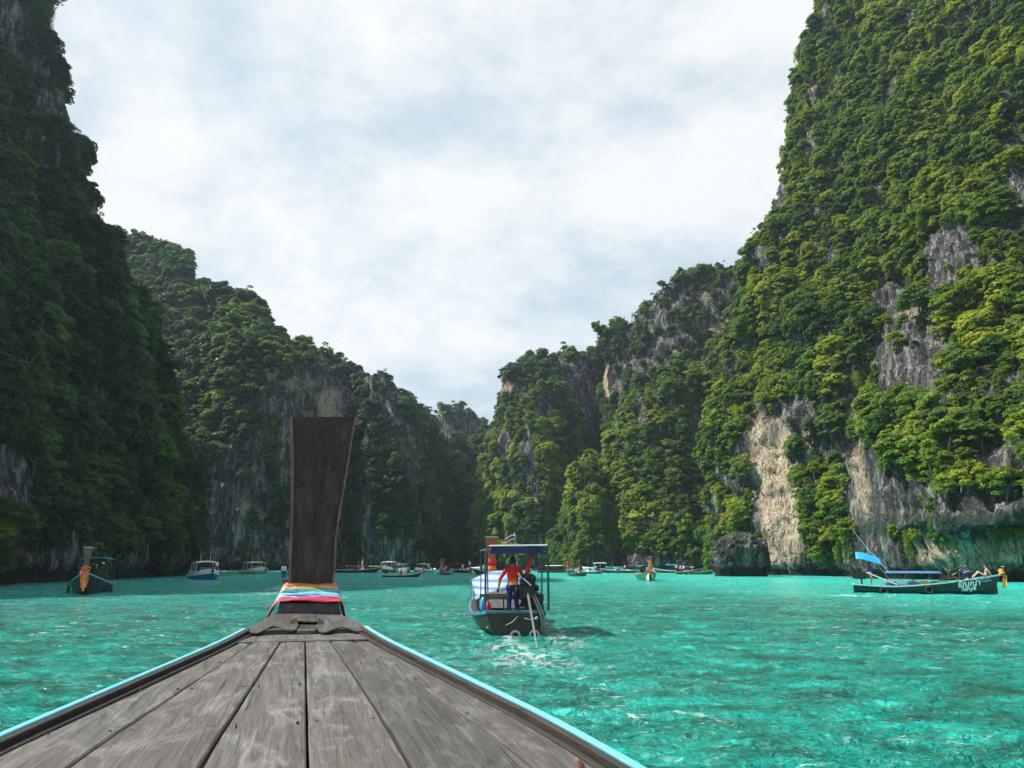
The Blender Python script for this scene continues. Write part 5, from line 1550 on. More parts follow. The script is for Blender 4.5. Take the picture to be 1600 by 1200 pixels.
# --- the boat ahead of us, seen from astern
cb = water_at(806, 999); cbz = R(5.5)
CB_L = 10.2
fwd = Vector((-math.sin(cbz), math.cos(cbz), 0)); rgt = Vector((math.cos(cbz), math.sin(cbz), 0))
cbo = cb + fwd * (CB_L / 2 + 0.05)
center = longtail('longtail_boat', 'wooden boat ahead with driver in red shirt and striped blue tarp over its bow', cbo, cbz, CB_L, 2.35, 1.35, mat('worn_dark_hull', (0.018, 0.016, 0.012), .45, var=.35, vscale=2.5, dirt=.5, dirt_rgb=(.02, .018, .012)),
                  mat('blue_rail', (0.03, 0.16, 0.22), .45, var=.3, vscale=3, dirt=.8, dirt_rgb=(.26, .22, .16)), WHITE_G, 'flat', mat('navy_tarp', (0.008, 0.015, 0.10), .5, var=.3), (-CB_L / 2 + .15, -CB_L / 2 + 3.6, 0.88, 2.62),
                  1.95, REDPOST, (ORANGE, ORANGE, RED), True, 4.0, R(-3), (), ((-.02, .10, .13), (.55, .11, .13)), None, 1.0, 4, 2, sternh=0.78, ex=.32, transom=.74, canx=.12, rib=.45)
def CL(x, y, z): return (x, y - CB_L / 2, z)     # y measured from the transom
# sloping striped tarp in front
stripe = bpy.data.materials.new('striped_tarp'); stripe.use_nodes = True
sn, sl = stripe.node_tree.nodes, stripe.node_tree.links
tc = sn.new('ShaderNodeTexCoord'); wv = sn.new('ShaderNodeTexWave'); wv.inputs['Scale'].default_value = 1.3; wv.bands_direction = 'Z'; wv.inputs['Distortion'].default_value = 1.2
rp = sn.new('ShaderNodeValToRGB'); rp.color_ramp.elements[0].color = (.30, .40, .52, 1); rp.color_ramp.elements[1].color = (.06, .17, .42, 1); rp.color_ramp.elements[0].position = .45; rp.color_ramp.elements[1].position = .8
sl.new(tc.outputs['Object'], wv.inputs['Vector']); sl.new(wv.outputs['Fac'], rp.inputs[0]); sl.new(rp.outputs[0], sn['Principled BSDF'].inputs['Base Color'])
mb = MB(); rr = []
for q in np.linspace(0, 1, 8):
    rr.append([CL(x, 3.9 + 3.2 * q + .15 * abs(x), 1.30 + .62 * q ** .7 - .34 * abs(x) ** 1.6 + .015 * math.sin(x * 9 + q * 5)) for x in np.linspace(-1.02, 1.02, 13)])
mb.grid(rr); o = mb.build('bow_tarp', stripe, center, smooth=True); md = o.modifiers.new('t', 'SOLIDIFY'); md.thickness = .02
for x in (-1.05, 1.05):
    for y in (4.1, 6.8):
        mb = MB(); mb.tube([CL(x, y, .55), CL(x, y, 1.25 + (.3 if y > 5 else 0))], .022, 6); mb.build('tarp_post', STEEL, center)
# pale rolled frame pipes of the rear canopy
mb = MB(); mb.tube([CL(-.90, .16, .8), CL(-.90, .16, 2.42), CL(-.86, .16, 2.55), CL(-.72, .16, 2.60)], .034, 8); mb.build('frame_pipe', DARKST, center)
mb = MB(); mb.tube([CL(1.02, .16, .8), CL(1.02, .16, 2.42), CL(.98, .16, 2.52), CL(.80, .16, 2.58)], .034, 8); mb.build('frame_pipe', DARKST, center)
mb = MB(); mb.tube([CL(-.80, .14, 2.72), CL(1.0, .14, 2.74)], .022, 8); mb.build('frame_pipe', WHITE, center)
mb = MB(); mb.add([CL(-.75, .22, 2.68), CL(.85, .22, 2.68), CL(.85, .22, 2.50), CL(-.75, .22, 2.47)], [(0, 1, 2, 3)]); o = mb.build('canopy_valance', MATS['navy_tarp'], center); md = o.modifiers.new('t', 'SOLIDIFY'); md.thickness = .015
# red streamer under the canopy, folded life vests, control stand, seat boards
mb = MB(); mb.grid([[CL(.50 - .26 * q ** 1.5 + .02 * math.sin(9 * q), .5, 2.62 - .95 * q), CL(.62 - .24 * q ** 1.5, .53, 2.62 - .95 * q)] for q in np.linspace(0, 1, 9)]); o = mb.build('red_streamer', RED, center); md = o.modifiers.new('t', 'SOLIDIFY'); md.thickness = .02
for (x, y, z, m) in ((-.93, .8, .95, SKY_T), (-.80, .45, .82, RED), (.42, .5, .72, RED), (.9, 1.0, .8, BLACK)):
    mb = MB(); mb.ball(CL(x, y, z), (.10, .12, .24), 9, 7); mb.ball(CL(x + .05, y - .03, z - .2), (.08, .1, .14), 8, 6); mb.build('life_vest', m, center, smooth=True)
mb = MB(); mb.box(CL(-.30, .75, 1.18), (.46, .30, .04)); mb.tube([CL(-.30, .75, .5), CL(-.30, .75, 1.17)], .022, 6); mb.build('control_stand', BLACK, center)
mb = MB(); mb.box(CL(-.1, 2.3, .90), (1.7, .04, .26)); mb.build('seat_back', WHITE_G, center)
mb = MB(); mb.box(CL(0, 3.4, 1.05), (1.8, .04, .25)); mb.build('seat_back', mat('tan_wood', (.12, .09, .06), .6), center)
# black engine shroud and cables to the right of the driver
mb = MB()
for k in range(9):
    q = k / 8; mb.ball(CL(.42 + .10 * math.sin(k), .62, .85 + .88 * q), (.33 - .14 * q, .28, .16), 10, 7)
mb.build('engine_shroud', BLACK, center, smooth=True)
for (x0, x1) in ((.58, .82), (.66, .90)):
    mb = MB(); mb.tube([CL(x0 - .1, .4, 1.35), CL(x0, -.02, 1.1), CL(x1 - .08, -.12, .7), CL(x1, -.10, .05)], .028, 7); mb.build('cooling_hose', mat('grey_hose', (.22, .20, .16), .7), center, smooth=True)
mb = MB(); mb.tube([CL(.05, .7, 1.95), CL(.30, .3, 1.72), CL(.55, .2, 1.48)], .018, 6); mb.build('tiller_bar', WHITE, center)
mb = MB(); mb.tube([CL(.05, -.08, .66), CL(-.1, -.1, .5), CL(-.32, -.1, .40)], .014, 6); mb.build('mooring_rope', WHITER, center)
mb = MB(); mb.tube([CL(.25, -.08, .60), CL(.45, -.1, .56), CL(.62, -.1, .60)], .02, 6); mb.ball(CL(.62, -.1, .60), .05, 8, 6); mb.build('mooring_rope', WHITER, center)
for (x, y, m_, sz_) in ((-.55, 1.9, BLACKBAG, .20), (.25, 1.7, REDBAG, .16), (-.15, 2.9, WHITE_G, .18), (.6, 2.6, BLACKBAG, .24), (-.75, 3.3, REDBAG, .15)):
    mb = MB(); mb.ball(CL(x, y, .42), (sz_, sz_ * .8, sz_ * .9), 10, 7); mb.box(CL(x, y, .42 + sz_ * .9), (sz_ * .5, .03, .05)); mb.build('bag', m_, center, smooth=True)
mb = MB()
for k in range(4): mb.torus(CL(-.62, .55, .30 + .045 * k), .19 - .01 * k, .024, 'Z', 18, 6)
mb.build('rope_coil', WHITER, center, smooth=True)
# flag on the roof
fl_ = empty('flag', cbo + fwd * (-CB_L / 2 + 2.2) + rgt * 0.20 + Vector((0, 0, 2.68)), cbz, 'small red, white and blue striped flag on the roof of the boat ahead', 'flag')
mb = MB(); mb.tube([(0, 0, 0), (0, 0, .52)], .010, 5); mb.build('flagpole', WHITE, fl_)
for k, (m, z0, z1) in enumerate(((RED, .46, .50), (WHITEC, .42, .46), (mat('flag_blue', (.02, .03, .25), .6), .34, .42), (WHITEC, .30, .34), (RED, .26, .30))):
    mb = MB(); mb.grid([[(-.30 * q, .03 * math.sin(q * 6), z0 - .13 * q * q), (-.30 * q, .03 * math.sin(q * 6), z1 - .13 * q * q - .0008)] for q in np.linspace(0, 1, 8)])
    o = mb.build('flag_stripe', m, fl_); md = o.modifiers.new('t', 'SOLIDIFY'); md.thickness = .004

# --- the boat under the right wall
rbw = water_at(1338, 927.8); rbe = water_at(1546, 930.8)
RB_L = (rbe - rbw).length + 1.0
_rd = (rbe - rbw).normalized(); rb_c = (rbw + rbe) / 2 + _rd * .35; RBZ = math.atan2(-_rd.x, _rd.y)
right_boat = longtail('longtail_boat', 'dark green boat with white lettering and people aboard, gliding under the sunlit wall', rb_c, RBZ, RB_L, 2.1, 1.42, GREENH,
                      mat('pale_teal_rail', (0.30, 0.62, 0.62), .4, var=.15, vscale=3, dirt=.2), BLACK, 'flat', BLUE_T, (-RB_L / 2 + 2.2, -RB_L / 2 + 5.8, .95, 1.52), .55, STRIP_WOOD,
                      (YELLOW,), True, 1.3, R(-12), ((-RB_L / 2 + 2.0, 1), (-RB_L / 2 + 4.9, 1)), (), None, 1.0, 4, 2, sternh=.72, rise=1.5, rise0=.25)
def RL(x, y, z): return (x, y - RB_L / 2, z)
def RW(x, y, z): return rb_c + Matrix.Rotation(RBZ, 4, 'Z') @ Vector((x, y - RB_L / 2, z))
# lettering on the starboard side
def hull_text(body, y, z, size, m, tiltdeg, parent, xoff=0.0, shear=0.0):
    cu = bpy.data.curves.new('lettering', 'FONT'); cu.body = body; cu.size = size; cu.extrude = .006; cu.shear = shear
    cu.offset = .006 * size / .4
    o = bpy.data.objects.new('lettering', cu); col.objects.link(o)
    bpy.context.view_layer.update()
    me = bpy.data.meshes.new_from_object(o.evaluated_get(bpy.context.evaluated_depsgraph_get()))
    bpy.data.objects.remove(o)
    ob = put('lettering', me, m, parent)
    return ob
def side_x(y, z):
    st = hull_shape(RB_L, 2.1, 1.42, .72, rise=1.5, rise0=.25); ys = [s[0] for s in st]
    w = float(np.interp(y, ys, [s[1] for s in st])); zs = float(np.interp(y, ys, [s[2] for s in st]))
    return w
LETTER = mat('white_lettering', (.85, .88, .88), .5, var=.05)
LETTER2 = mat('pale_blue_lettering', (.30, .62, .68), .5, var=.05)
def wrap_text(body, y0, z0, size, slope, m, shear=0.25):
    o = hull_text(body, 0, 0, size, m, 0, right_boat, shear=shear)
    me = o.data
    st = hull_shape(RB_L, 2.1, 1.42, .72, rise=1.5, rise0=.25)
    ys = np.array([s[0] for s in st])
    for vtx in me.vertices:
        x, y, z = vtx.co
        ly = y0 - RB_L / 2 + x; lz = z0 + y + slope * x
        w = float(np.interp(ly, ys, [s[1] for s in st])); zt = float(np.interp(ly, ys, [s[2] for s in st])); ko = float(np.interp(ly, ys, [s[4] for s in st]))
        # flare of the side between sheer and chine
        zm = zt * .55 + .1
        f = np.clip((zt - lz) / max(.05, zt - zm), 0, 2.2)
        lx = w * (1 - .07 * min(f, 1) - .19 * max(0, f - 1)) + .05 + z
        vtx.co = (lx, ly, lz)
    return o
wrap_text('ธัญญ่า', RB_L - 2.80, .56, .52, .13, LETTER, .1)
wrap_text('Sanya', RB_L - 2.62, .28, .42, .13, LETTER, .15)
wrap_text('เรือ', RB_L - 2.85, .92, .12, .13, LETTER2, .1)
# two short rows of worn pale script too weathered to read
for (yy, zz, n_) in ((RB_L - 1.32, 1.08, 6), (RB_L - 1.36, .94, 7)):
    mb = MB(); r_ = random.Random(int(zz * 100))
    for k in range(n_):
        ly = yy + .11 * k - RB_L / 2; lx = side_x(ly, zz) * .965 + .045
        mb.box((lx - .01, ly, zz + .017 * k), (.012, r_.uniform(.05, .09), r_.uniform(.04, .08)), (0, 0, .24))
    mb.build('worn_lettering', LETTER2, right_boat)
# far ends: awning over the driver, its poles, steering pole
aw = MB(); aw.grid([[RL(x, .35 + 1.75 * q, 2.78 - .50 * q + .10 * math.sin(q * 3.1) - .42 * x + .02 * math.sin(7 * q + x)) for x in np.linspace(-.6, .6, 7)] for q in np.linspace(0, 1, 9)])
o = aw.build('awning', SKY_T, right_boat, smooth=True); md = o.modifiers.new('t', 'SOLIDIFY'); md.thickness = .03
for x in (-.5, .5):
    mb = MB(); mb.tube([RL(x, 1.6, 2.35), RL(x, 2.75, .6)], .022, 6); mb.build('awning_pole', STEEL, right_boat)
mb = MB(); mb.tube([RL(.6, 2.6, 1.4), RL(.45, 1.1, 3.4), RL(.4, .3, 4.7)], [.02, .016, .01], 6); mb.build('long_pole', WHITE_G, right_boat)
mb = MB(); mb.tube([RL(.55, .95, 1.55), RL(.95, 2.9, .70)], .038, 8); mb.build('oar_shaft', WHITE_G, right_boat)
for k, m in enumerate((PURPLE, WHITEC, PURPLE, YELLOW, RED)):
    mb = MB(); mb.ball(RL(.55, 2.5 + .72 * k, .82), (.12, .40, .15), 10, 7); mb.ball(RL(.50, 2.75 + .72 * k, .74), (.12, .3, .12), 8, 6); mb.build('life_vest', m, right_boat, smooth=True)
mb = MB(); mb.torus(RL(.6, 7.35, .95), .17, .05, 'X', 20, 8); mb.build('white_ring', WHITER, right_boat, smooth=True)
# bow garlands
mb = MB(); mb.grid([[RL(-.05 + .10 * math.sin(3 * q), RB_L - .15 + .40 * q, 1.75 - .55 * q), RL(.12 + .1 * math.sin(3 * q), RB_L - .05 + .40 * q, 1.55 - .45 * q)] for q in np.linspace(0, 1, 8)])
o = mb.build('orange_sash', ORANGE, right_boat); md = o.modifiers.new('t', 'SOLIDIFY'); md.thickness = .03
mb = MB(); mb.grid([[RL(.02, RB_L + .12 - .16 * q - .04 * math.sin(8 * q), 1.25 - .72 * q), RL(.02, RB_L + .30 - .16 * q + .10 * q, 1.22 - .66 * q)] for q in np.linspace(0, 1, 10)])
o = mb.build('yellow_sash', YELLOW, right_boat); md = o.modifiers.new('t', 'SOLIDIFY'); md.thickness = .05

# --- the boat coming towards us on the left
lb = water_at(132, 930.5)
LBZ = R(180 + 23)
LB_L = 10.0
left_boat = longtail('longtail_boat', 'dark boat facing us in the shade of the left wall, orange cloth on its prow', lb + Matrix.Rotation(R(203), 4, 'Z') @ Vector((0, -4.6, 0)), LBZ, LB_L, 2.45, 1.35, GREENH, TEAL, BLACK,
                     'flat', mat('sky_blue_tarp', (.10, .30, .60), .5, var=.25), (-LB_L / 2 + 1.0, -LB_L / 2 + 4.2, .98, 2.2), 1.50, BROWNH, (ORANGE, RED, ORANGE), True, 2.2, 0.0, ((1.2, 1), (1.2, -1)), (), None, 1.14, 3, 2, rib=.22)
for i in range(3):
    mb = MB(); mb.grid([[(x * .10 * (1 + .4 * q) + (i - 1) * .11, LB_L / 2 + .34 + .03 * math.sin(9 * q + i), 1.25 - (.75 + .2 * (i == 1)) * q) for x in (-.5, .5)] for q in np.linspace(0, 1, 7)])
    o = mb.build('orange_sash', (ORANGE, YELLOW, ORANGE)[i], left_boat); md = o.modifiers.new('t', 'SOLIDIFY'); md.thickness = .03
# --- half hidden behind our prow post
hb = water_at(443, 913.5)
longtail('longtail_boat', 'dark boat with tan canopy half hidden behind our tall prow post', hb + Vector((.3, 4.5, 0)), R(4), 9.5, 2.1, 1.35, BROWNH, TEAL, BLACK, 'flat', mat('tan_tarp', (.40, .30, .20), .6, var=.2),
         (-4.0, -.5, .95, 2.3), 1.5, BROWNH, (RED,), True, 3.2, R(6), (), (), None, .95, 3, 1)

# --- speedboats
speedboat('white and blue speedboat with roof and two antennas, near the shaded wall', water_at(320, 906), R(180 + 33), 8.5, 3.3, mat('royal_blue_hull', (.01, .10, .36), .25, var=.1))
speedboat('pale green speedboat with white roof behind the blue one', water_at(399, 897.5), R(180 + 44), 9.0, 3.5, mat('sea_green_hull', (.22, .50, .42), .3, var=.1), antennas=2)

# --- the crowd of moored boats at the far end: (u, v_water, heading deg, kind, options, label)
FLEET = [
    ('L', 533, 895.0, -60, dict(canopy='none', ribbons=(WHITEC,)), 'small dark boat just right of our prow post', 1.0),
    ('L', 562, 895.0, -88, dict(canopy='flat', canm=RED, can=(-3, 1.5, .8, 1.35)), 'long low boat with red canopy near our prow post', 1.0),
    ('S', 606, 894.6, 160, dict(hullm=mat('bottle_green_hull', (.03, .16, .11), .4), antennas=1), 'big white cabin boat with green hull', 1.05),
    ('S', 629, 894.6, 200, dict(antennas=0), 'white-roofed speedboat beside the green-hulled cabin boat', .85),
    ('L', 631, 902.5, -62, dict(canopy='none', ribbons=(RED,), hullm=GREENH, gunm=WHITE_G, postm=REDH), 'dark boat with white rail and passengers crossing the middle of the lagoon', .62),
    ('S', 660, 894.8, 150, dict(antennas=0, hullm=mat('light_blue_hull', (.20, .38, .60), .3)), 'blue and white speedboat behind the crossing boat', .85),
    ('S', 674, 893.8, 200, dict(antennas=0, roof=False), 'small open white speedboat', .7),
    ('L', 695, 898.5, 8, dict(canopy='none', ribbons=(ORANGE,), rings=((.5, .5, .28),)), 'boat seen from astern with a white ring at its stern', .9),
    ('L', 711, 895.2, 30, dict(canopy='flat', canm=BLACK, can=(-3, 1, .8, 1.9)), 'boat under a dark canopy beside the one with the ring', .95),
    ('S', 731, 894.8, -80, dict(antennas=0, roof=False), 'long white open speedboat left of the boat ahead', 1.05),
    ('L', 755, 898.0, 150, dict(canopy='flat', canm=PALE_T, can=(-3, 1, .8, 1.7), ribbons=(RED, WHITEC)), 'crowded boat just left of the boat ahead', .9),
    ('L', 872, 895.0, -75, dict(canopy='flat', canm=WHITE, can=(-3, 1, .8, 1.6), hullm=BROWNH), 'brown boat with white canopy right of the boat ahead', .9),
    ('L', 898, 900.5, 12, dict(canopy='none', ribbons=(RED,), shaft=3.8, shaft_az=-.9), 'dark boat with its long shaft swung out to the left', .95),
    ('L', 919, 896.5, 30, dict(canopy='none', hullm=BROWNH), 'short brown boat beside the one with swung shaft', .8),
    ('S', 933, 893.6, 100, dict(antennas=0), 'white speedboat with flat roof under the wooded cone', .95),
    ('L', 960, 895.4, 84, dict(canopy='flat', canm=SKY_T, can=(-2.5, 2, .85, 1.35), gunm=WHITE_G), 'long boat with bright blue canopy, bow to the left', .85),
    ('L', 985, 894.4, 60, dict(canopy='flat', canm=BLACK, can=(-3, 1, .85, 1.7)), 'dark-canopied boat left of the green boat with orange cloth', .85),
    ('L', 1010, 907.5, 186, dict(canopy='flat', canm=SKY_T, can=(-3.5, -.5, .8, 1.75), ribbons=(ORANGE, YELLOW, ORANGE), shaft=3.6, shaft_az=.9, hullm=mat('bright_green_hull', (.05, .17, .07), .4), postm=REDPOST), 'green boat coming on with orange cloth round its tall prow', .92),
    ('S', 1030, 893.8, -100, dict(antennas=0, roof=False), 'white open boat behind the green one', .8),
    ('L', 1048, 895.5, 70, dict(canopy='flat', canm=SKY_T, can=(-2, 1, .8, 1.9), hullm=BROWNH, gunm=WHITE_G), 'boat with small blue canopy right of the green one', .85),
    ('L', 1066, 897.5, 10, dict(canopy='none', rings=((-.5, .4, .25), (.5, .4, .25))), 'dark boat seen from astern hung with tyres', .85),
    ('L', 1088, 897.8, -86, dict(canopy='none', hullm=BROWNH, gunm=WHITE_G, ribbons=(WHITEC,)), 'rightmost moored boat with upright prow near the boulder', .72),
    ('L', 1074, 894.4, -80, dict(canopy='flat', canm=WHITE, can=(-2, 2, .8, 1.5)), 'white-canopied boat behind the rightmost moored one', .75),
    ('L', 587, 894.0, 70, dict(canopy='flat', canm=GREENC, can=(-2, 2, .8, 1.6)), 'boat with green canopy left of the green-hulled cabin boat', .8),
    ('L', 1002, 893.6, 75, dict(canopy='none'), 'low dark boat close under the wooded slope', .75),
]
FLEETG = [mat('faded_teal', (.05, .20, .22), .5, var=.3), WHITE_G, mat('brown_rail', (.14, .09, .06), .6, var=.3)]
FG = 'boats moored at the far end of the lagoon'
fleet_objs = []
for (kind, u, v, hd, opt, lab, sc) in FLEET:
    p = water_at(u, v); hd += math.degrees(math.atan2(-p.x, p.y)); opt.setdefault('gunm', FLEETG[len(fleet_objs) % 3]) if kind == 'L' else None
    if kind == 'L':
        o = longtail('longtail_boat', lab, p, R(hd), 10.0, 2.2, 1.35, group=FG, scale=sc * 1.12, benches=2, shaft=opt.pop('shaft', 2.6), **opt)
    else:
        o = speedboat(lab, p, R(hd), group=FG, scale=sc, **opt)
    fleet_objs.append((o, u, v, hd, kind, sc))
# ------------------------------------------------------------------ people
SKIN_D = mat('brown_skin', (0.22, 0.11, 0.065), 0.5, var=0.08)
SKIN_L = mat('light_skin', (0.52, 0.30, 0.21), 0.5, var=0.06)
HAIR = mat('black_hair', (0.010, 0.009, 0.008), 0.45, var=0.2)
EYE = mat('eye_dark', (0.02, 0.015, 0.012), 0.3)
NAVY = mat('navy_trousers', (0.015, 0.02, 0.14), 0.7, var=0.15)
BLUES = mat('blue_shirt', (0.03, 0.05, 0.42), 0.7, var=0.2)
BLACKC = mat('black_cloth', (0.015, 0.015, 0.018), 0.8, var=0.2)
KHAKI = mat('tan_shorts', (0.38, 0.30, 0.20), 0.8, var=0.15)
BIKINI = mat('violet_bikini', (0.20, 0.12, 0.30), 0.6, var=0.3)

def rainbow():
    m = bpy.data.materials.new('rainbow_shirt'); m.use_nodes = True
    n, l = m.node_tree.nodes, m.node_tree.links; b = n['Principled BSDF']; b.inputs['Roughness'].default_value = .7
    tc = n.new('ShaderNodeTexCoord'); sp = n.new('ShaderNodeSeparateXYZ'); l.new(tc.outputs['Object'], sp.inputs[0])
    ns = n.new('ShaderNodeTexNoise'); ns.inputs['Scale'].default_value = 6; l.new(tc.outputs['Object'], ns.inputs['Vector'])
    ma = n.new('ShaderNodeMath'); ma.operation = 'MULTIPLY_ADD'; ma.inputs[1].default_value = .12; l.new(ns.outputs['Fac'], ma.inputs[0]); l.new(sp.outputs['Z'], ma.inputs[2])
    mr = n.new('ShaderNodeMapRange'); mr.inputs['From Min'].default_value = .86; mr.inputs['From Max'].default_value = 1.52; l.new(ma.outputs[0], mr.inputs['Value'])
    r = n.new('ShaderNodeValToRGB'); el = r.color_ramp.elements
    for _ in range(2): el.new(.5)
    for e, (p, c) in zip(el, [(0.0, (.72, .60, .02)), (.30, (.72, .34, .01)), (.45, (.62, .05, .008)), (.58, (.60, .006, .009))]): e.position = p; e.color = (*c, 1)
    l.new(mr.outputs[0], r.inputs[0]); l.new(r.outputs[0], b.inputs['Base Color'])
    return m
RAINBOW = rainbow()

def limb(mb, a, b, ra, rb, n=10):
    a, b = Vector(a), Vector(b)
    mid = a.lerp(b, .4)
    mb.tube([a, mid, b], [ra, (ra * .6 + rb * .4) * 1.03, rb], n); mb.ball(a, ra, n, 7); mb.ball(b, rb, n, 7)
def body(pose, voxel=0.014, build=1.0, female=False, fingers=True):
    """pose: joints -> position. returns mesh and per-face region"""
    J = {k: Vector(v) for k, v in pose.items()}
    mb = MB(); segs = []
    def L_(r, a, b, ra, rb):
        a, b = Vector(a), Vector(b); ra *= build; rb *= build
        limb(mb, a, b, ra, rb); segs.append((r, a, b))
    pel, chest, neck, head = J['pelvis'], J['chest'], J['neck'], J['head']
    up = (chest - pel).normalized()
    hipd = (J['hipR'] - J['hipL']).normalized(); shd = (J['shR'] - J['shL']).normalized()
    sw = 0.88 if female else 1.0
    # trunk: overlapping flattened rings
    for i in range(9):
        t = i / 8; c = pel.lerp(chest, t); side = hipd.lerp(shd, t).normalized(); fw = side.cross(up).normalized()
        hw = float(np.interp(t, [0, .35, .8, 1], [.165, .130 * sw + .01, .165 * sw, .150 * sw])) * build; dp = float(np.interp(t, [0, .35, .8, 1], [.115, .095, .115, .10])) * build
        vs, fs = [], []
        k0 = len(mb.v); n, m = 12, 6
        ball = MB(); ball.ball((0, 0, 0), (hw, dp, .085), 12, 7)
        M = Matrix((side, fw, up)).transposed()
        mb.add([c + M @ Vector(v) for v in ball.v], ball.f)
    segs.append(('torso', pel, chest))
    L_('torso', J['shL'], J['shR'], .062 * sw, .062 * sw)
    L_('torso', J['hipL'], J['hipR'], .10, .10)
    L_('neck', neck - (head - neck).normalized() * .07, head - (head - neck).normalized() * .03, .060, .052)
    # head with face
    fdir = Vector(pose.get('look', (0, 1, 0))).normalized(); hup = (head - neck).normalized(); hr = fdir.cross(hup).normalized(); fdir = hup.cross(hr).normalized()
    Mh = Matrix((hr, fdir, hup)).transposed()
    hb = MB(); hb.ball((0, -.012, .045), (.076, .094, .10), 16, 12); hb.ball((0, .022, -.02), (.058, .070, .085), 14, 10)
    hb.ball((0, .095, -.005), (.014, .024, .022), 8, 6); hb.ball((0, .078, -.052), (.026, .016, .012), 8, 6); hb.ball((0, .070, -.088), (.022, .018, .016), 8, 6)
    for sx in (-1, 1): hb.ball((sx * .078, -.008, .0), (.012, .022, .032), 8, 6)
    mb.add([head + Mh @ Vector(v) for v in hb.v], hb.f)
    segs.append(('head', head + Mh @ Vector((0, 0, -.05)), head + Mh @ Vector((0, 0, .08))))
    for s in ('L', 'R'):
        L_('upper_arm', J['sh' + s], J['el' + s], .052, .040); L_('forearm', J['el' + s], J['wr' + s], .040, .027)
        L_('thigh', J['hip' + s], J['kn' + s], .088, .056); L_('shin', J['kn' + s], J['an' + s], .056, .036)
        # hand
        w = J['wr' + s]; d = (w - J['el' + s]).normalized() if 'hd' + s not in J else J['hd' + s].normalized()
        sx = d.cross(Vector((0, 0, 1))); sx = sx.normalized() if sx.length > .1 else Vector((1, 0, 0)); nn = sx.cross(d).normalized()
        pm = MB(); pm.ball((0, .045, 0), (.040, .052, .017), 10, 7)
        Mx = Matrix((sx, d, nn)).transposed()
        mb.add([w + Mx @ Vector(v) for v in pm.v], pm.f)
        if fingers:
            for k, (x, ln) in enumerate(((-.028, .062), (-.010, .076), (.009, .072), (.027, .056))):
                p0 = Vector((x, .075, 0)); p1 = p0 + Vector((x * .12, ln * .5, -.006)); p2 = p1 + Vector((0, ln * .40, -.026)); 
                mb.tube([w + Mx @ p0, w + Mx @ p1, w + Mx @ p2], [.0095, .0085, .007], 7)
            p0 = Vector((-.030, .028, 0)); p1 = Vector((-.056, .056, -.008)); p2 = Vector((-.056, .086, -.02)); mb.tube([w + Mx @ p0, w + Mx @ p1, w + Mx @ p2], [.012, .010, .008], 7)
        segs.append(('hand', w + d * .03, w + d * .14))
        # foot
        a = J['an' + s]; fd = Vector(pose.get('toe' + s, pose.get('look', (0, 1, 0)))); fd = fd.normalized()
        L_('foot', a + fd * -.03 + Vector((0, 0, -.045)), a + fd * .15 + Vector((0, 0, -.055)), .038, .028)
    me = mesh_from('body', mb.v, mb.f)
    o = bpy.data.objects.new('tmp', me); col.objects.link(o)
    md = o.modifiers.new('r', 'REMESH'); md.mode = 'VOXEL'; md.voxel_size = voxel; md.adaptivity = 0
    sm = o.modifiers.new('s', 'SMOOTH'); sm.factor = .5; sm.iterations = 3
    dg = bpy.context.evaluated_depsgraph_get(); dg.update()
    out = bpy.data.meshes.new_from_object(o.evaluated_get(dg)); bpy.data.objects.remove(o)
    out.shade_smooth()
    nf = len(out.polygons); C = np.empty(nf * 3); out.polygons.foreach_get('center', C); C = C.reshape(-1, 3)
    best = np.full(nf, 1e9); reg = np.zeros(nf, int); tt = np.zeros(nf); names = []
    for i, (r, a, b) in enumerate(segs):
        a, b = np.array(a), np.array(b); ab = b - a; t = np.clip(((C - a) @ ab) / (ab @ ab + 1e-9), 0, 1)
        dd = np.linalg.norm(C - (a + t[:, None] * ab), axis=1)
        w = dd * {'torso': .62, 'thigh': .95, 'upper_arm': 1.05, 'head': .8}.get(r, 1.0)
        u = w < best; best[u] = w[u]; reg[u] = i; tt[u] = t[u]; names.append(r)
    names = np.array(names)[reg]
    return out, names, tt, C, (head, Mh)
def garment(src, mask, off, name, m, parent):
    bm = bmesh.new(); bm.from_mesh(src); bm.faces.ensure_lookup_table()
    bm.normal_update()
    keep = [f for f in bm.faces if mask[f.index]]
    kill = [f for f in bm.faces if not mask[f.index]]
    nor = {v: v.normal.copy() for v in bm.verts}
    for v in bm.verts: v.co += nor[v] * off
    bmesh.ops.delete(bm, geom=kill, context='FACES')
    me = bpy.data.meshes.new(name); bm.to_mesh(me); bm.free()
    me.shade_smooth()
    return put(name, me, m, parent)
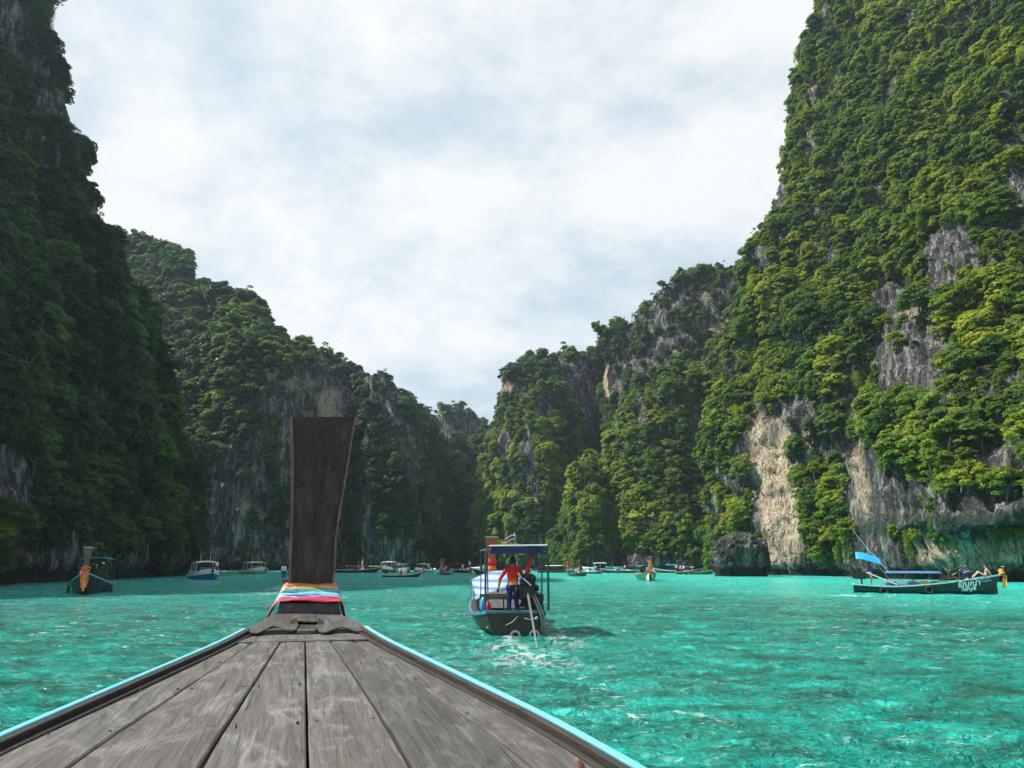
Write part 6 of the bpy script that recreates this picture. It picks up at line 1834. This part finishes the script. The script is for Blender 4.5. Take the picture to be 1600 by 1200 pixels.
def person(label, loc, rz, pose, skin, top=None, bottom=None, sleeves='long', legs='long', vest=None, hat=None, hair='short', voxel=.016, scale=1.0, female=False, bikini=None, group=None, fingers=True, cat='person', stripe=None):
    e = empty('person', loc, rz, label, cat, group, scale)
    me, names, tt, C, (head, Mh) = body(pose, voxel, 1.0, female, fingers)
    me.materials.clear()
    b = put('body', me, skin, e)
    pel, chest = Vector(pose['pelvis']), Vector(pose['chest'])
    is_t = names == 'torso'
    axis = np.array((chest - pel).normalized()); hh = (C - np.array(pel)) @ axis; L0 = (chest - pel).length
    if top:
        mk = (is_t & (hh > -.04)) | ((names == 'upper_arm') & ((tt < .75) | (sleeves == 'long'))) | ((names == 'forearm') & (sleeves == 'long') & (tt < .93))
        garment(me, mk, .010, 'shirt', top, e)
    if bottom:
        mk = (is_t & (hh <= .03)) | ((names == 'thigh') & ((tt < .85) | (legs == 'long'))) | ((names == 'shin') & (legs == 'long') & (tt < .93))
        garment(me, mk, .013 if legs == 'long' else .016, 'trousers' if legs == 'long' else 'shorts', bottom, e)
    if bikini:
        garment(me, (is_t & (hh <= .045) & (hh > -.12)), .006, 'bikini_bottom', bikini, e)
        garment(me, (is_t & (hh > L0 * .62) & (hh < L0 * .88)), .008, 'bikini_top', bikini, e)
    if vest: garment(me, (is_t & (hh > .02) & (hh < L0 * 1.10)), .045, 'life_vest', vest, e)
    # hair: a cap over the back and top of the skull
    hl = (C - np.array(head)) @ np.array(Mh)          # local head coordinates
    near = np.linalg.norm(hl, axis=1) < .16
    mk = near & ((hl[:, 2] > .062 - .0 * hl[:, 1]) | ((hl[:, 1] < .012) & (hl[:, 2] > -.035)))
    h = garment(me, mk, .014, 'hair', HAIR, e)
    if hair == 'bun': 
        mb = MB(); mb.ball(head + Mh @ Vector((0, -.11, .06)), .045, 10, 8); mb.tube([head + Mh @ Vector((0, -.07, .0)), head + Mh @ Vector((0, -.11, -.10)), head + Mh @ Vector((0, -.10, -.20))], [.05, .045, .02], 9); mb.build('ponytail', HAIR, h, smooth=True)
    mb = MB()
    for sx in (-1, 1): mb.ball(head + Mh @ Vector((sx * .030, .082, .012)), (.011, .010, .007), 8, 6)
    mb.build('eyes', EYE, e)
    if hat:
        mb = MB(); mb.ball(head + Mh @ Vector((0, -.01, .085)), (.094, .108, .075), 14, 8); mb.slab([head + Mh @ Vector((x, y, .075)) for x, y in ((-.07, .07), (-.05, .16), (.05, .16), (.07, .07))], Mh @ Vector((0, 0, .012))); mb.build('cap', hat, e, smooth=True)
    return e
def stand(lean=0.0, look=(0, 1, 0), armL=None, armR=None, feet=.13):
    p = dict(pelvis=(0, 0, .92), chest=(0, lean * .5, 1.30), neck=(0, lean * .62, 1.44), head=(0, lean * .75 + .01, 1.57), shL=(-.185, lean * .55, 1.38), shR=(.185, lean * .55, 1.38),
             hipL=(-.09, 0, .89), hipR=(.09, 0, .89), knL=(-feet * .85, .03, .50), knR=(feet * .85, .03, .50), anL=(-feet, -.02, .10), anR=(feet, -.02, .10), look=look)
    p['elL'], p['wrL'] = armL or ((-.25, .0, 1.12), (-.24, .12, .90))
    p['elR'], p['wrR'] = armR or ((.25, .0, 1.12), (.24, .12, .90))
    return p
def sit(look=(0, 1, 0), armL=None, armR=None):
    p = dict(pelvis=(0, 0, .12), chest=(0, .03, .50), neck=(0, .05, .64), head=(0, .07, .77), shL=(-.18, .03, .58), shR=(.18, .03, .58), hipL=(-.09, .03, .11), hipR=(.09, .03, .11),
             knL=(-.12, .44, .14), knR=(.12, .44, .14), anL=(-.12, .46, -.28), anR=(.12, .46, -.28), look=look)
    p['elL'], p['wrL'] = armL or ((-.24, .12, .34), (-.14, .34, .24))
    p['elR'], p['wrR'] = armR or ((.24, .12, .34), (.14, .34, .24))
    return p

# driver of the boat ahead: back to us, left hand down on the stand, right hand on the tiller
fl0 = 0.50
pd = stand(0.06, (0.05, 1, -.05), ((-.36, .02, 1.12), (-.40, .14, .86)), ((.30, .05, 1.18), (.34, .16, 1.12)), .12)
person('man in red and yellow shirt standing at the stern of the boat ahead', cbo + fwd * (-CB_L / 2 + .62) + rgt * -.02 + Vector((0, 0, fl0)), cbz, pd, SKIN_D, RAINBOW, NAVY, voxel=.0115, scale=1.10)
person('dark-clothed passenger crouched at the right of the stern of the boat ahead', cbo + fwd * (-CB_L / 2 + 1.15) + rgt * .80 + Vector((0, 0, .62)), cbz + R(20), sit(armL=((-.26, -.02, .36), (-.34, .10, .14))), SKIN_D, BLACKC, BLACKC, 'short', voxel=.013)
person('passenger in black top sitting near the tarp of the boat ahead', cbo + fwd * (-CB_L / 2 + 3.2) + rgt * .45 + Vector((0, 0, .55)), cbz, sit(), SKIN_L, BLACKC, BLACKC, 'short', voxel=.018)
# right boat; its local +Y is world +X
pd = stand(0.0, (.6, .8, 0), ((-.30, -.25, 1.20), (-.20, -.50, 1.05)), ((.27, -.16, 1.16), (.30, -.42, 1.0)), .24)
person('boatman in blue shirt and light shorts standing under the bright blue awning', RW(-.05, 1.25, .62), RBZ, pd, SKIN_D, BLUES, KHAKI, 'short', 'short', voxel=.015)
person('bare-armed passenger sitting just behind the canopy of the lettered boat', RW(.35, 6.3, 1.02), RBZ, sit((.4, 1, -.1), armR=((.24, .18, .36), (.10, .40, .50))), SKIN_L, BLACKC, BLACKC, 'short', 'short', voxel=.016)
person('passenger in dark top reaching an arm forward beside the blue-vested one', RW(.35, 6.95, 1.05), RBZ, sit((.2, 1, .1), armR=((.26, .26, .50), (.16, .52, .62))), SKIN_L, BLACKC, BLACKC, 'short', 'short', voxel=.016)
person('passenger in blue life vest and reddish cap on the lettered boat', RW(.05, 7.3, 1.10), RBZ, sit((.3, 1, 0), armR=((.26, .20, .46), (.14, .46, .56))), SKIN_D, BLUES, NAVY, 'short', 'short', vest=BLUES, hat=mat('maroon_cap', (.22, .05, .07), .7), voxel=.016)
wp = dict(pelvis=(0, 0, .10), chest=(0, .10, .46), neck=(0, .09, .60), head=(0, .06, .73), shL=(-.16, .10, .54), shR=(.16, .10, .54), hipL=(-.09, -.02, .10), hipR=(.09, -.02, .10),
          knL=(-.10, -.42, .36), knR=(.10, -.40, .33), anL=(-.10, -.82, -.02), anR=(.10, -.78, -.04), elL=(-.20, .24, .32), wrL=(-.20, .34, .08), elR=(.20, .24, .32), wrR=(.20, .34, .08), look=(.25, -1, .05), toeL=(0, -1, -.3), toeR=(0, -1, -.3))
person('woman in violet bikini sitting on the raised bow of the lettered boat, knees up', RW(.20, RB_L - .95, 1.26), RBZ, wp, SKIN_L, None, None, hair='bun', female=True, bikini=BIKINI, voxel=.0125, scale=1.02)
# left boat
person('helmsman in white cap behind the prow of the boat facing us', left_boat.matrix_basis @ Vector((-.45, -1.0, .42)), LBZ, stand(0, (0, 1, 0)), SKIN_D, BLACKC, BLACKC, hat=WHITEC, voxel=.018, scale=1.05)
person('passenger in white shirt low behind the prow of the boat facing us', left_boat.matrix_basis @ Vector((.45, 1.2, .9)), LBZ, sit(), SKIN_D, WHITEC, NAVY, 'short', voxel=.018)
# crew on the speedboat
sbp = water_at(320, 906)
person('crewman in white shirt standing on the side of the blue speedboat', sbp + Vector((1.75, -.6, .86)), R(150), stand(.02), SKIN_D, WHITEC, BLACKC, 'short', voxel=.02)
person('person in white shirt at the stern of the half hidden boat', hb + Vector((-.35, 1.0, .45)), R(10), stand(.03), SKIN_D, WHITEC, NAVY, voxel=.02)
person('second figure in pale shirt aboard the half hidden boat', hb + Vector((.45, 2.0, .40)), R(-20), stand(.05), SKIN_D, PALE_T, BLACKC, voxel=.02)
# small figures among the moored boats: two kinds, copied
shirts = [RED, WHITEC, BLUES, ORANGE, BLACKC, YELLOW, PALE_T]
protos = []
for k in range(7):
    pose = stand(.03) if k % 2 == 0 else sit()
    protos.append((k % 2, pose, shirts[k]))
SP = {}
def small_person(label, loc, rz, kind, shirt):
    key = (kind, shirt.name)
    if key not in SP:
        e = person(label, loc, rz, stand(.03) if kind == 0 else sit(), SKIN_D if kind else SKIN_L, shirt, NAVY if kind == 0 else BLACKC, 'short', 'short', voxel=.03, group='people aboard the moored boats', fingers=False)
        SP[key] = e; return e
    src = SP[key]
    c = src.copy(); col.objects.link(c); c.location = loc; c.rotation_euler = (0, 0, rz); c['label'] = label
    for ch in list(src.children):
        d = ch.copy(); col.objects.link(d); d.parent = c
        for g in ch.children:
            e2 = g.copy(); col.objects.link(e2); e2.parent = d
    return c
cname = {'red_cloth': 'red', 'white_cloth': 'white', 'blue_shirt': 'blue', 'orange_cloth': 'orange', 'black_cloth': 'black', 'yellow_cloth': 'yellow', 'pale_blue_tarp': 'pale blue'}
r_ = random.Random(3)
for i, (o, u, v, hd, kind, sc) in enumerate(fleet_objs):
    n = 3 if i in (4, 7, 10, 12, 17, 20) else 2
    for k in range(n):
        kd = r_.choice((0, 1)) if k else 0
        sh = shirts[(i + 3 * k) % 7]
        y = (-3.2, -.8, 1.2)[k] + r_.uniform(-.4, .4); x = r_.uniform(-.4, .4)
        q = Matrix.Rotation(R(hd), 4, 'Z') @ Vector((x * sc, y * sc, 0))
        z = (.22 if kind == 'L' else .45) * sc if kd == 0 else (.62 if kind == 'L' else .92) * sc
        lab = ('standing' if kd == 0 else 'sitting') + ' figure in ' + cname[sh.name] + ' top, ' + ('stern' if k == 0 else 'middle' if k == 1 else 'front') + ' of the ' + o['label'].split(',')[0]
        lab = ' '.join(lab.split()[:16])
        small_person(lab, o.location + q + Vector((0, 0, z)), r_.uniform(0, 6.28), kd, sh)
